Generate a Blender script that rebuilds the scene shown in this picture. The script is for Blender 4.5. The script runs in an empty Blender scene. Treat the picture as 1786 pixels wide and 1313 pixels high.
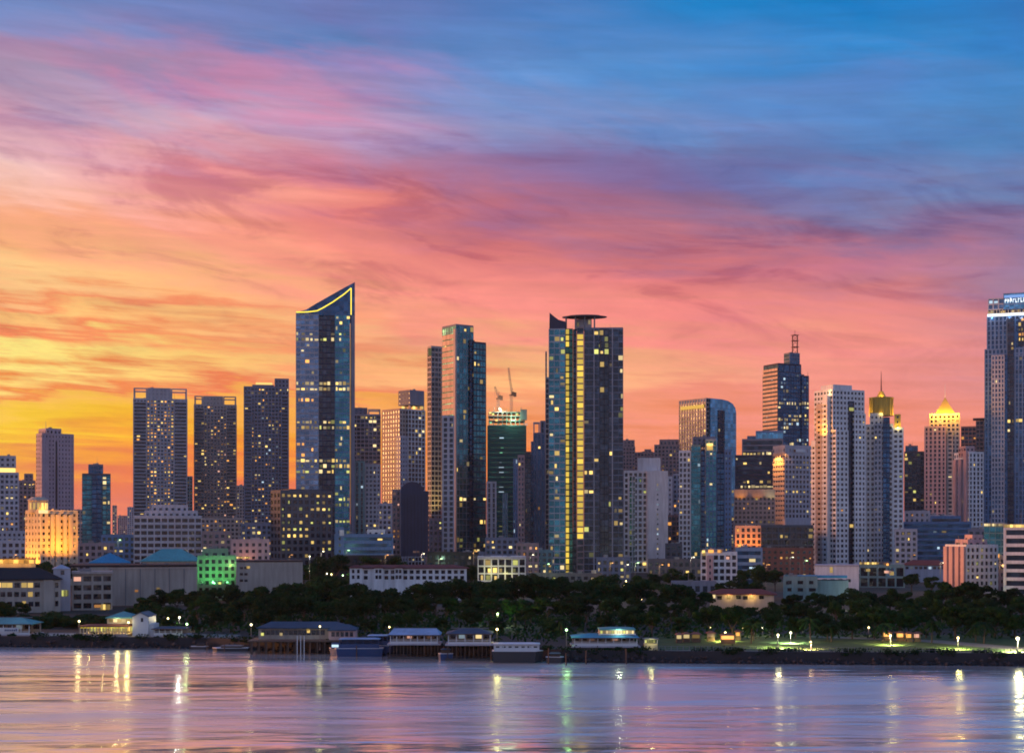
import bpy, math, random
from math import radians, sin, cos, atan, atan2, hypot, pi
random.seed(7)
scene = bpy.context.scene
col = scene.collection

# ------------------------------------------------------------------ camera
CX, HY, F, CH = 893.0, 925.0, 2480.0, 30.0     # principal column, horizon row, focal length (photo pixels), eye height
cam_d = bpy.data.cameras.new('camera'); cam = bpy.data.objects.new('camera', cam_d); col.objects.link(cam)
cam.location = (0, 0, CH); cam.rotation_euler = (pi/2, 0, 0)
cam_d.sensor_width = 36; cam_d.lens = 36*F/1786; cam_d.shift_y = (HY-656.5)/1786
cam_d.clip_start = 1; cam_d.clip_end = 60000
scene.camera = cam
scene.view_settings.view_transform = 'Standard'; scene.view_settings.look = 'None'
scene.view_settings.exposure = 0; scene.view_settings.gamma = 1
scene.render.engine = 'CYCLES'
scene.cycles.use_denoising = True; scene.cycles.filter_width = 1.8
try: scene.cycles.denoiser = 'OPENIMAGEDENOISE'
except Exception: pass
scene.cycles.max_bounces = 5; scene.cycles.diffuse_bounces = 2; scene.cycles.glossy_bounces = 3
scene.cycles.transparent_max_bounces = 4; scene.cycles.caustics_reflective = False; scene.cycles.caustics_refractive = False

def s2l(c):
    return tuple((v/255/12.92 if v/255 <= .04045 else ((v/255+.055)/1.055)**2.4) for v in c)

# ------------------------------------------------------------------ sky (world)
SUN_AZ, SUN_EL = radians(-86), radians(5)
world = bpy.data.worlds.new('World'); scene.world = world; world.use_nodes = True
def build_world():
    nt = world.node_tree; N = nt.nodes; L = nt.links; N.clear()
    def nd(t, **k):
        n = N.new(t)
        for a, b in k.items(): setattr(n, a, b)
        return n
    def math_(op, a, b=None, c=None):
        n = nd('ShaderNodeMath', operation=op)
        for i, v in enumerate((a, b, c)):
            if v is None: continue
            if isinstance(v, (int, float)): n.inputs[i].default_value = v
            else: L.new(v, n.inputs[i])
        return n.outputs[0]
    def noise(vec, scale, detail=5, rough=.55, dist=0.0):
        n = nd('ShaderNodeTexNoise'); n.inputs['Scale'].default_value = scale; n.inputs['Detail'].default_value = detail
        n.inputs['Roughness'].default_value = rough; n.inputs['Distortion'].default_value = dist
        L.new(vec, n.inputs['Vector']); return n.outputs['Fac']
    def comb(x, y, z):
        n = nd('ShaderNodeCombineXYZ')
        for i, v in enumerate((x, y, z)):
            if isinstance(v, (int, float)): n.inputs[i].default_value = v
            else: L.new(v, n.inputs[i])
        return n.outputs[0]
    tc = nd('ShaderNodeTexCoord'); sp = nd('ShaderNodeSeparateXYZ'); L.new(tc.outputs['Generated'], sp.inputs[0])
    x, y, z = sp.outputs
    az = math_('MULTIPLY', math_('ARCTAN2', x, y), 180/pi)
    el = math_('MULTIPLY', math_('ARCSINE', z), 180/pi)
    # wisps: direction-space noise, stretched along the horizon and sloping down to the right
    zt = math_('ADD', z, math_('MULTIPLY', x, .16))
    v1 = comb(math_('MULTIPLY', x, 3.0), math_('MULTIPLY', y, 3.0), math_('MULTIPLY', zt, 15.0))
    n1 = math_('SUBTRACT', noise(v1, 1.6, 6, .55, .6), .5)
    v2 = comb(math_('MULTIPLY', x, 3.2), math_('MULTIPLY', y, 3.2), math_('MULTIPLY', math_('ADD', z, math_('MULTIPLY', x, .03)), 60.0))
    n2 = math_('SUBTRACT', noise(v2, 2.0, 7, .62, .35), .5)
    n3 = math_('SUBTRACT', noise(v1, 5.0, 5, .6, .9), .5)
    low = math_('SUBTRACT', 1.0, math_('MULTIPLY', math_('SUBTRACT', el, 2.0), 1/14.0)); 
    lowc = nd('ShaderNodeClamp'); L.new(low, lowc.inputs[0]); low = lowc.outputs[0]
    elw = math_('ADD', el, math_('MULTIPLY', n1, 4.6))
    elw = math_('ADD', elw, math_('MULTIPLY', math_('MULTIPLY', n2, low), 6.0))
    elw = math_('ADD', elw, math_('MULTIPLY', n3, .9))
    azw = math_('ADD', az, math_('MULTIPLY', n1, 9.0))
    fac = math_('MULTIPLY', elw, 1/45.0)
    def e(py): return math.degrees(atan((HY-py)/F*.97))/45
    rows = [0, 50, 100, 150, 200, 250, 300, 350, 400, 450, 500, 530, 560, 600, 640, 680, 700, 750, 800, 850, 920]
    cols = {
     -19.8: [(105,132,190),(125,135,185),(158,130,168),(165,145,175),(200,150,172),(232,182,190),(242,198,196),(247,190,172),(247,168,128),(250,178,122),(252,202,136),(246,150,98),(252,198,120),(242,126,84),(255,236,132),(246,140,70),(253,198,86),(254,206,48),(250,170,58),(238,128,84),(236,122,100)],
     -13.4: [(104,130,190),(122,132,188),(160,130,168),(150,140,185),(188,168,200),(225,165,178),(228,140,146),(247,165,150),(247,158,132),(248,166,132),(250,182,122),(243,140,96),(251,190,120),(247,150,96),(253,205,116),(240,120,80),(250,178,80),(253,184,38),(252,150,44),(245,120,64),(240,116,84)],
     -6.7: [(108,120,180),(90,132,192),(140,130,186),(165,140,182),(196,158,194),(192,138,165),(205,122,140),(240,136,128),(247,146,128),(248,152,130),(248,166,126),(247,158,118),(250,180,128),(248,152,108),(250,178,118),(244,130,90),(250,170,82),(250,168,58),(250,150,46),(245,126,64),(240,116,86)],
     0.2: [(76,124,190),(88,132,194),(96,140,202),(120,145,200),(142,148,196),(146,122,170),(160,116,156),(190,112,134),(226,124,124),(247,142,132),(247,144,134),(247,148,132),(248,156,130),(250,176,126),(250,186,124),(247,158,112),(248,160,106),(246,146,84),(247,130,58),(248,124,44),(240,116,80)],
     7.05: [(14,124,194),(52,128,198),(72,136,202),(92,140,202),(110,140,198),(120,120,172),(122,112,164),(150,112,148),(186,114,136),(232,128,130),(240,134,130),(244,138,132),(246,146,132),(248,162,130),(248,168,130),(246,146,124),(247,148,120),(246,140,96),(250,130,58),(248,124,50),(238,116,88)],
     13.8: [(0,120,194),(24,124,196),(44,130,200),(82,130,196),(88,134,196),(84,124,182),(110,124,180),(124,120,164),(152,114,150),(200,120,142),(206,128,142),(222,134,138),(236,138,136),(247,146,136),(247,150,136),(246,146,132),(246,146,128),(244,140,112),(244,132,92),(242,124,84),(232,116,96)],
     19.8: [(40,114,188),(44,120,192),(48,126,196),(56,130,196),(66,134,198),(80,134,192),(96,136,190),(112,134,182),(124,110,156),(152,120,156),(162,124,154),(172,124,148),(184,126,146),(206,134,144),(222,140,140),(230,142,136),(234,144,134),(238,142,126),(234,134,112),(230,124,100),(222,114,100)],
    }
    up = [(30, (60,118,188)), (45, (52,110,182))]
    def ramp(stops):
        r = nd('ShaderNodeValToRGB'); L.new(fac, r.inputs[0]); cr = r.color_ramp; cr.interpolation = 'LINEAR'
        stops = sorted(stops)
        while len(cr.elements) < len(stops): cr.elements.new(.5)
        for i, (p, c) in enumerate(stops):
            cr.elements[i].position = p
        for i, (p, c) in enumerate(stops):
            cr.elements[i].color = (*s2l(c), 1)
        return r.outputs[0]
    chain = []
    rear = ramp([(0, (220,198,208)), (.08, (224,206,218)), (.2, (208,206,228)), (.4, (172,188,224)), (.7, (108,150,212)), (1, (62,118,190))])  # sky behind the viewer, raised in brightness to lift the facades
    lft = ramp([(0, (245,140,80)), (.05, (255,190,80)), (.12, (252,190,110)), (.2, (247,165,140)), (.35, (200,150,170)), (.55, (120,135,185)), (1, (52,110,182))])
    rgt = ramp([(0, (200,125,125)), (.06, (195,130,145)), (.15, (160,130,165)), (.3, (110,135,190)), (.5, (64,124,194)), (1, (52,110,182))])
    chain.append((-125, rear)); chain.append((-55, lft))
    for a in sorted(cols):
        st = [(e(p), c) for p, c in zip(rows, cols[a])] + [(p/45, c) for p, c in up]
        chain.append((a, ramp(st)))
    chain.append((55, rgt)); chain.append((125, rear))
    cur = chain[0][1]; pa = chain[0][0]
    for a, o in chain[1:]:
        mr = nd('ShaderNodeMapRange', interpolation_type='LINEAR'); L.new(azw, mr.inputs[0])
        mr.inputs[1].default_value = pa; mr.inputs[2].default_value = a
        mx = nd('ShaderNodeMix', data_type='RGBA'); L.new(mr.outputs[0], mx.inputs[0]); L.new(cur, mx.inputs[6]); L.new(o, mx.inputs[7])
        cur = mx.outputs[2]; pa = a
    # broken cloud: mauve-grey shadowed sides and pale lit edges, drifting down to the right
    v4 = comb(math_('MULTIPLY', x, 3.6), math_('MULTIPLY', y, 3.6), math_('MULTIPLY', math_('ADD', z, math_('MULTIPLY', x, .10)), 15.0))
    cn = noise(v4, 2.3, 9, .62, 1.0)
    def smooth(val, a, b_):
        n = nd('ShaderNodeMapRange', interpolation_type='SMOOTHSTEP'); L.new(val, n.inputs[0]); n.inputs[1].default_value = a; n.inputs[2].default_value = b_; return n.outputs[0]
    up_ = smooth(el, 4.0, 10.0); hi_ = math_('SUBTRACT', 1.0, smooth(math_('ADD', el, math_('MULTIPLY', az, .12)), 12.5, 20.0))
    dk = math_('MULTIPLY', math_('MULTIPLY', smooth(cn, .50, .66), math_('MULTIPLY', up_, hi_)), .75)
    lt = math_('MULTIPLY', smooth(cn, .50, .36), .45)
    def tint(c0, fac_, mul):
        sc = nd('ShaderNodeVectorMath', operation='MULTIPLY'); L.new(c0, sc.inputs[0]); sc.inputs[1].default_value = mul
        mx = nd('ShaderNodeMix', data_type='RGBA'); L.new(fac_, mx.inputs[0]); L.new(c0, mx.inputs[6]); L.new(sc.outputs[0], mx.inputs[7]); return mx.outputs[2]
    band = math_('MULTIPLY', math_('MULTIPLY', smooth(math_('ABSOLUTE', math_('SUBTRACT', math_('ADD', el, math_('MULTIPLY', az, .08)), 13.2)), 4.6, 1.0), smooth(az, -12.0, 2.0)), smooth(noise(v4, 1.3, 7, .6, .6), .36, .6))
    cur = tint(cur, math_('MULTIPLY', band, .55), (.70, .66, .80)); cur = tint(cur, dk, (.72, .62, .76)); cur = tint(cur, lt, (1.12, 1.16, 1.1))
    # a pink patch of lit cirrus, high on the left
    pk = math_('MULTIPLY', math_('MULTIPLY', smooth(noise(v4, 2.6, 8, .55, .4), .42, .66), smooth(math_('ABSOLUTE', math_('SUBTRACT', el, 16.5)), 3.5, .5)), smooth(math_('ABSOLUTE', math_('ADD', az, 11.0)), 11.0, 2.0))
    mx = nd('ShaderNodeMix', data_type='RGBA'); L.new(math_('MULTIPLY', pk, .5), mx.inputs[0]); L.new(cur, mx.inputs[6]); mx.inputs[7].default_value = (*s2l((226, 128, 160)), 1); cur = mx.outputs[2]
    # fine streak contrast
    br = math_('ADD', 1.0, math_('ADD', math_('MULTIPLY', n2, .42), math_('MULTIPLY', n3, .22)))
    vm = nd('ShaderNodeVectorMath', operation='SCALE'); L.new(cur, vm.inputs[0]); L.new(br, vm.inputs['Scale'])
    bg = nd('ShaderNodeBackground'); L.new(vm.outputs[0], bg.inputs[0]); bg.inputs[1].default_value = 1.0
    sk = nd('ShaderNodeTexSky', sky_type='NISHITA'); sk.sun_disc = False
    sk.sun_elevation = SUN_EL; sk.sun_rotation = SUN_AZ; sk.air_density = 1.5; sk.dust_density = 3
    bg2 = nd('ShaderNodeBackground'); L.new(sk.outputs[0], bg2.inputs[0]); bg2.inputs[1].default_value = .006
    ad = nd('ShaderNodeAddShader'); L.new(bg.outputs[0], ad.inputs[0]); L.new(bg2.outputs[0], ad.inputs[1])
    out = nd('ShaderNodeOutputWorld'); L.new(ad.outputs[0], out.inputs[0])
build_world()

# ------------------------------------------------------------------ sun, just above the horizon to the left behind the towers
sd = bpy.data.lights.new('sun', 'SUN'); sun = bpy.data.objects.new('sun', sd); col.objects.link(sun)
sd.energy = 5; sd.color = (1, .37, .1); sd.angle = radians(14)
sun.rotation_euler = (pi/2 - SUN_EL, 0, -SUN_AZ + pi)   # lamp looks along its -Z, away from the sun
from mathutils import Vector
_dir = Vector((sin(SUN_AZ)*cos(SUN_EL), cos(SUN_AZ)*cos(SUN_EL), sin(SUN_EL)))
sun.rotation_euler = _dir.to_track_quat('Z', 'Y').to_euler()

# ------------------------------------------------------------------ materials
MATS = {}
def newmat(name):
    m = bpy.data.materials.new(name); m.use_nodes = True; MATS[name] = m
    nt = m.node_tree; nt.nodes.clear()
    out = nt.nodes.new('ShaderNodeOutputMaterial'); p = nt.nodes.new('ShaderNodeBsdfPrincipled')
    nt.links.new(p.outputs[0], out.inputs[0])
    return m, nt, p, out
def wallmat(name, c, rough=.85, var=.35, scale=.06, metal=0.0):
    m, nt, p, out = newmat(name); N, L = nt.nodes, nt.links
    tc = N.new('ShaderNodeTexCoord'); mp = N.new('ShaderNodeMapping'); mp.inputs['Scale'].default_value = (1, 1, .12)
    n1 = N.new('ShaderNodeTexNoise'); n1.inputs['Scale'].default_value = .9; n1.inputs['Detail'].default_value = 6
    n2 = N.new('ShaderNodeTexNoise'); n2.inputs['Scale'].default_value = scale; n2.inputs['Detail'].default_value = 5
    L.new(tc.outputs['Object'], mp.inputs[0]); L.new(mp.outputs[0], n1.inputs[0]); L.new(tc.outputs['Object'], n2.inputs[0])
    a = N.new('ShaderNodeMath'); a.operation = 'ADD'; L.new(n1.outputs[0], a.inputs[0]); L.new(n2.outputs[0], a.inputs[1])
    r = N.new('ShaderNodeMapRange'); L.new(a.outputs[0], r.inputs[0]); r.inputs[1].default_value = .6; r.inputs[2].default_value = 1.4
    r.inputs[3].default_value = 1-var; r.inputs[4].default_value = 1+var*.6
    v = N.new('ShaderNodeVectorMath'); v.operation = 'SCALE'; v.inputs[0].default_value = c; L.new(r.outputs[0], v.inputs['Scale'])
    L.new(v.outputs[0], p.inputs['Base Color']); p.inputs['Roughness'].default_value = rough; p.inputs['Metallic'].default_value = metal
    return m
def glassmat(name, c, rough=.27, metal=.75, cell=(3.2, 3.2, 3.4), var=.6, tilt=.05):
    """coated facade glass: every pane a slightly different tint and lean, some with blinds drawn"""
    m, nt, p, out = newmat(name); N, L = nt.nodes, nt.links
    tc = N.new('ShaderNodeTexCoord'); oi = N.new('ShaderNodeObjectInfo')
    d = N.new('ShaderNodeVectorMath'); d.operation = 'DIVIDE'; d.inputs[1].default_value = cell; L.new(tc.outputs['Object'], d.inputs[0])
    fl = N.new('ShaderNodeVectorMath'); fl.operation = 'FLOOR'; L.new(d.outputs[0], fl.inputs[0])
    ad = N.new('ShaderNodeVectorMath'); ad.operation = 'ADD'; L.new(fl.outputs[0], ad.inputs[0]); L.new(oi.outputs['Random'], ad.inputs[1])
    wn = N.new('ShaderNodeTexWhiteNoise'); wn.noise_dimensions = '3D'; L.new(ad.outputs[0], wn.inputs[0])
    pw = N.new('ShaderNodeMath'); pw.operation = 'POWER'; pw.inputs[1].default_value = 2.5; L.new(wn.outputs['Value'], pw.inputs[0])
    r = N.new('ShaderNodeMapRange'); L.new(pw.outputs[0], r.inputs[0]); r.inputs[3].default_value = 1-var*.5; r.inputs[4].default_value = 1+var
    v = N.new('ShaderNodeVectorMath'); v.operation = 'SCALE'; v.inputs[0].default_value = c; L.new(r.outputs[0], v.inputs['Scale'])
    L.new(v.outputs[0], p.inputs['Base Color']); p.inputs['Roughness'].default_value = rough; p.inputs['Metallic'].default_value = metal
    g = N.new('ShaderNodeNewGeometry')
    s = N.new('ShaderNodeVectorMath'); s.operation = 'SUBTRACT'; s.inputs[1].default_value = (.5, .5, .5); L.new(wn.outputs['Color'], s.inputs[0])
    sc = N.new('ShaderNodeVectorMath'); sc.operation = 'SCALE'; sc.inputs['Scale'].default_value = tilt; L.new(s.outputs[0], sc.inputs[0])
    nn = N.new('ShaderNodeVectorMath'); nn.operation = 'ADD'; L.new(g.outputs['Normal'], nn.inputs[0]); L.new(sc.outputs[0], nn.inputs[1])
    nm = N.new('ShaderNodeVectorMath'); nm.operation = 'NORMALIZE'; L.new(nn.outputs[0], nm.inputs[0]); L.new(nm.outputs[0], p.inputs['Normal'])
    return m
def litmat(name, c, s, lo=.12, hi=1.8):
    """a room or lamp that is switched on; brightness differs from pane to pane"""
    m, nt, p, out = newmat(name); N, L = nt.nodes, nt.links
    oi = N.new('ShaderNodeObjectInfo'); r = N.new('ShaderNodeMapRange'); q = N.new('ShaderNodeMath'); q.operation = 'POWER'; q.inputs[1].default_value = 1.7; L.new(oi.outputs['Random'], q.inputs[0]); L.new(q.outputs[0], r.inputs[0])
    r.inputs[3].default_value = s*lo; r.inputs[4].default_value = s*hi
    p.inputs['Base Color'].default_value = (.05, .05, .05, 1); p.inputs['Emission Color'].default_value = (*c, 1)
    L.new(r.outputs[0], p.inputs['Emission Strength'])
    try: m.cycles.emission_sampling = 'NONE'
    except Exception: pass
    return m
def plain(name, c, rough=.6, metal=0.0):
    m, nt, p, out = newmat(name); p.inputs['Base Color'].default_value = (*c, 1)
    p.inputs['Roughness'].default_value = rough; p.inputs['Metallic'].default_value = metal
    return m
for n, c in dict(white=(.68,.67,.69), lavender=(.45,.43,.48), brown=(.3,.21,.21), grey=(.37,.36,.4), dark=(.1,.1,.12), cream=(.5,.42,.32), pink=(.5,.33,.33),
                 sand=(.44,.36,.33), slate=(.19,.2,.26), teal=(.16,.27,.28), navy=(.035,.04,.075), concrete=(.3,.29,.28), green=(.22,.4,.22), black=(.025,.025,.03),
                 blue=(.13,.22,.38), rust=(.2,.08,.06), net=(.02,.075,.08), gold=(.62,.4,.08), palewall=(.38,.33,.285), mauve=(.42,.33,.38), sunset_orange=(.6,.42,.31)).items():  # last entry holds the orange of the low sun in its colour
    wallmat('wall_'+n, c)
for n, c in dict(red=(.14,.035,.03), teal=(.1,.32,.32), blue=(.03,.24,.4), paleblue=(.25,.38,.55), dark=(.022,.016,.018), grey=(.16,.16,.17), deepblue=(.03,.07,.12)).items():
    wallmat('roof_'+n, c, .9, .3, .2)
glassmat('glass_blue', (.10,.17,.29)); glassmat('glass_dark', (.03,.045,.07)); glassmat('glass_teal', (.03,.15,.21))
glassmat('glass_green', (.03,.13,.10)); glassmat('glass_navy', (.025,.075,.16)); glassmat('glass_sky', (.07,.24,.42), .12)
glassmat('glass_window', (.02,.024,.035), .12, .3, var=.8)
litmat('lit_y', (1, .66, .17), 1.0); litmat('lit_a', (1, .42, .08), 1.0); litmat('lit_w', (1, .76, .34), .8); litmat('lit_g', (.82, .82, .2), .75)
litmat('lit_c', (.55, .75, .9), .7); litmat('lit_e', (.3, .95, .5), .8); litmat('lit_p', (1, .5, .35), .55)
litmat('lit_t', (1, .68, .07), 1.0, .5, 1.15); litmat('strip_yellow', (1, .76, .06), 1.6, 1, 1); litmat('strip_white', (.85, .95, 1), 1.5, 1, 1); litmat('strip_blue', (.2, .42, .9), .9, 1, 1); litmat('bulb', (1, .8, .32), 7, 1, 1)
litmat('bulb_white', (1, .9, .55), 6, 1, 1); litmat('bulb_red', (1, .06, .03), 5, 1, 1); litmat('bulb_green', (.5, 1, .4), 8, 1, 1); litmat('stall_glow', (1, .42, .1), 2.4, .7, 1.3)
plain('steel', (.18,.18,.2), .5, .6); plain('paint_white', (.6,.6,.62), .5); plain('timber', (.09,.06,.045), .8); plain('hull_blue', (.015,.05,.15), .5); plain('hull_dark', (.03,.03,.035), .5)
plain('gold_leaf', (.75,.5,.1), .35, .5)

# ------------------------------------------------------------------ mesh helpers
class MB:
    def __init__(s): s.v = []; s.f = []
    def box(s, x0, x1, y0, y1, z0, z1):
        b = len(s.v)
        s.v += [(x0,y0,z0),(x1,y0,z0),(x1,y1,z0),(x0,y1,z0),(x0,y0,z1),(x1,y0,z1),(x1,y1,z1),(x0,y1,z1)]
        s.f += [(b,b+3,b+2,b+1),(b+4,b+5,b+6,b+7),(b,b+1,b+5,b+4),(b+1,b+2,b+6,b+5),(b+2,b+3,b+7,b+6),(b+3,b,b+4,b+7)]
        return s
    def prism(s, pts, y0, y1):
        """front outline (x, z), counter-clockwise seen from the front, extruded in y"""
        b, n = len(s.v), len(pts)
        s.v += [(x, y0, z) for x, z in pts] + [(x, y1, z) for x, z in pts]
        s.f += [tuple(b+i for i in range(n)), tuple(b+n+i for i in reversed(range(n)))]
        s.f += [(b+(i+1) % n, b+i, b+n+i, b+n+(i+1) % n) for i in range(n)]
        return s
    def plate(s, pts, z0, z1):
        b, n = len(s.v), len(pts)
        s.v += [(x, y, z0) for x, y in pts] + [(x, y, z1) for x, y in pts]
        s.f += [tuple(b+i for i in reversed(range(n))), tuple(b+n+i for i in range(n))]
        s.f += [(b+i, b+(i+1) % n, b+n+(i+1) % n, b+n+i) for i in range(n)]
        return s
    def tube(s, p, q, r, r2=None, n=6):
        r2 = r if r2 is None else r2
        p, q = Vector(p), Vector(q); d = (q-p).normalized()
        u = d.orthogonal().normalized(); w = d.cross(u); b = len(s.v)
        for c, rr in ((p, r), (q, r2)):
            for i in range(n):
                a = 2*pi*i/n; s.v.append(tuple(c + (u*cos(a)+w*sin(a))*rr))
        s.f += [(b+i, b+(i+1) % n, b+n+(i+1) % n, b+n+i) for i in range(n)]
        s.f += [tuple(b+i for i in reversed(range(n))), tuple(b+n+i for i in range(n))]
        return s
    def cone(s, cx, cy, z0, z1, r0, r1, n=16, a0=0):
        b = len(s.v)
        for z, r in ((z0, r0), (z1, r1)):
            s.v += [(cx+r*cos(a0+2*pi*i/n), cy+r*sin(a0+2*pi*i/n), z) for i in range(n)]
        s.f += [(b+i, b+(i+1) % n, b+n+(i+1) % n, b+n+i) for i in range(n)]
        s.f += [tuple(b+i for i in reversed(range(n))), tuple(b+n+i for i in range(n))]
        return s
    def hip(s, x0, x1, y0, y1, z0, z1, inset=.4, t=.25):
        """hipped roof over a rectangle with a short fascia"""
        b = len(s.v); d = min(x1-x0, y1-y0)*inset; ym = (y0+y1)/2
        s.v += [(x0,y0,z0),(x1,y0,z0),(x1,y1,z0),(x0,y1,z0),(x0,y0,z0+t),(x1,y0,z0+t),(x1,y1,z0+t),(x0,y1,z0+t),(x0+d,ym,z1),(x1-d,ym,z1)]
        s.f += [(b+3,b+2,b+1,b),(b,b+1,b+5,b+4),(b+1,b+2,b+6,b+5),(b+2,b+3,b+7,b+6),(b+3,b,b+4,b+7),(b+4,b+5,b+9,b+8),(b+6,b+7,b+8,b+9),(b+5,b+6,b+9),(b+7,b+4,b+8)]
        return s
    def build(s, name, mat, parent=None, kind=None, loc=None):
        me = bpy.data.meshes.new(name); me.from_pydata(s.v, [], s.f); me.update()
        me.materials.append(MATS[mat])
        return link(name, me, parent, kind, loc)
def link(name, me, parent=None, kind=None, loc=None, rz=0):
    o = bpy.data.objects.new(name, me); col.objects.link(o)
    if parent is not None: o.parent = parent
    if kind: o['kind'] = kind
    if loc: o.location = loc
    if rz: o.rotation_euler = (0, 0, rz)
    return o
def tag(o, label=None, cat=None, group=None, kind=None):
    if label: o['label'] = label
    if cat: o['category'] = cat
    if group: o['group'] = group
    if kind: o['kind'] = kind
    return o
def empty(name, loc, rz=0):
    o = bpy.data.objects.new(name, None); col.objects.link(o); o.location = loc; o.rotation_euler = (0, 0, rz); o.empty_display_size = .5
    return o
GZ = 2.5                                            # level of the city ground above the water
def at(px, py, Y): return ((px-CX)/F*Y, Y, CH-(py-HY)*Y/F)
_pane = {}
def pane_mesh(w, h, mat, t=.05):
    k = (round(w, 1), round(h, 1), mat)
    if k not in _pane:
        m = MB().box(-k[0]/2, k[0]/2, -t, 0, -k[1]/2, k[1]/2)
        me = bpy.data.meshes.new('pane'); me.from_pydata(m.v, [], m.f); me.update(); me.materials.append(MATS[mat]); _pane[k] = me
    return _pane[k]
def lamp_light(name, parent, loc, color, power, radius=.3, spot=None, aim=None):
    d = bpy.data.lights.new(name, 'SPOT' if spot else 'POINT'); d.color = color; d.energy = power; d.shadow_soft_size = radius
    o = bpy.data.objects.new(name, d); col.objects.link(o); o.parent = parent; o.location = loc
    if spot: d.spot_size = radians(spot); d.spot_blend = .6
    if aim is not None: o.rotation_euler = (Vector(aim)-Vector(loc)).to_track_quat('-Z', 'Y').to_euler()
    return o

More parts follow.
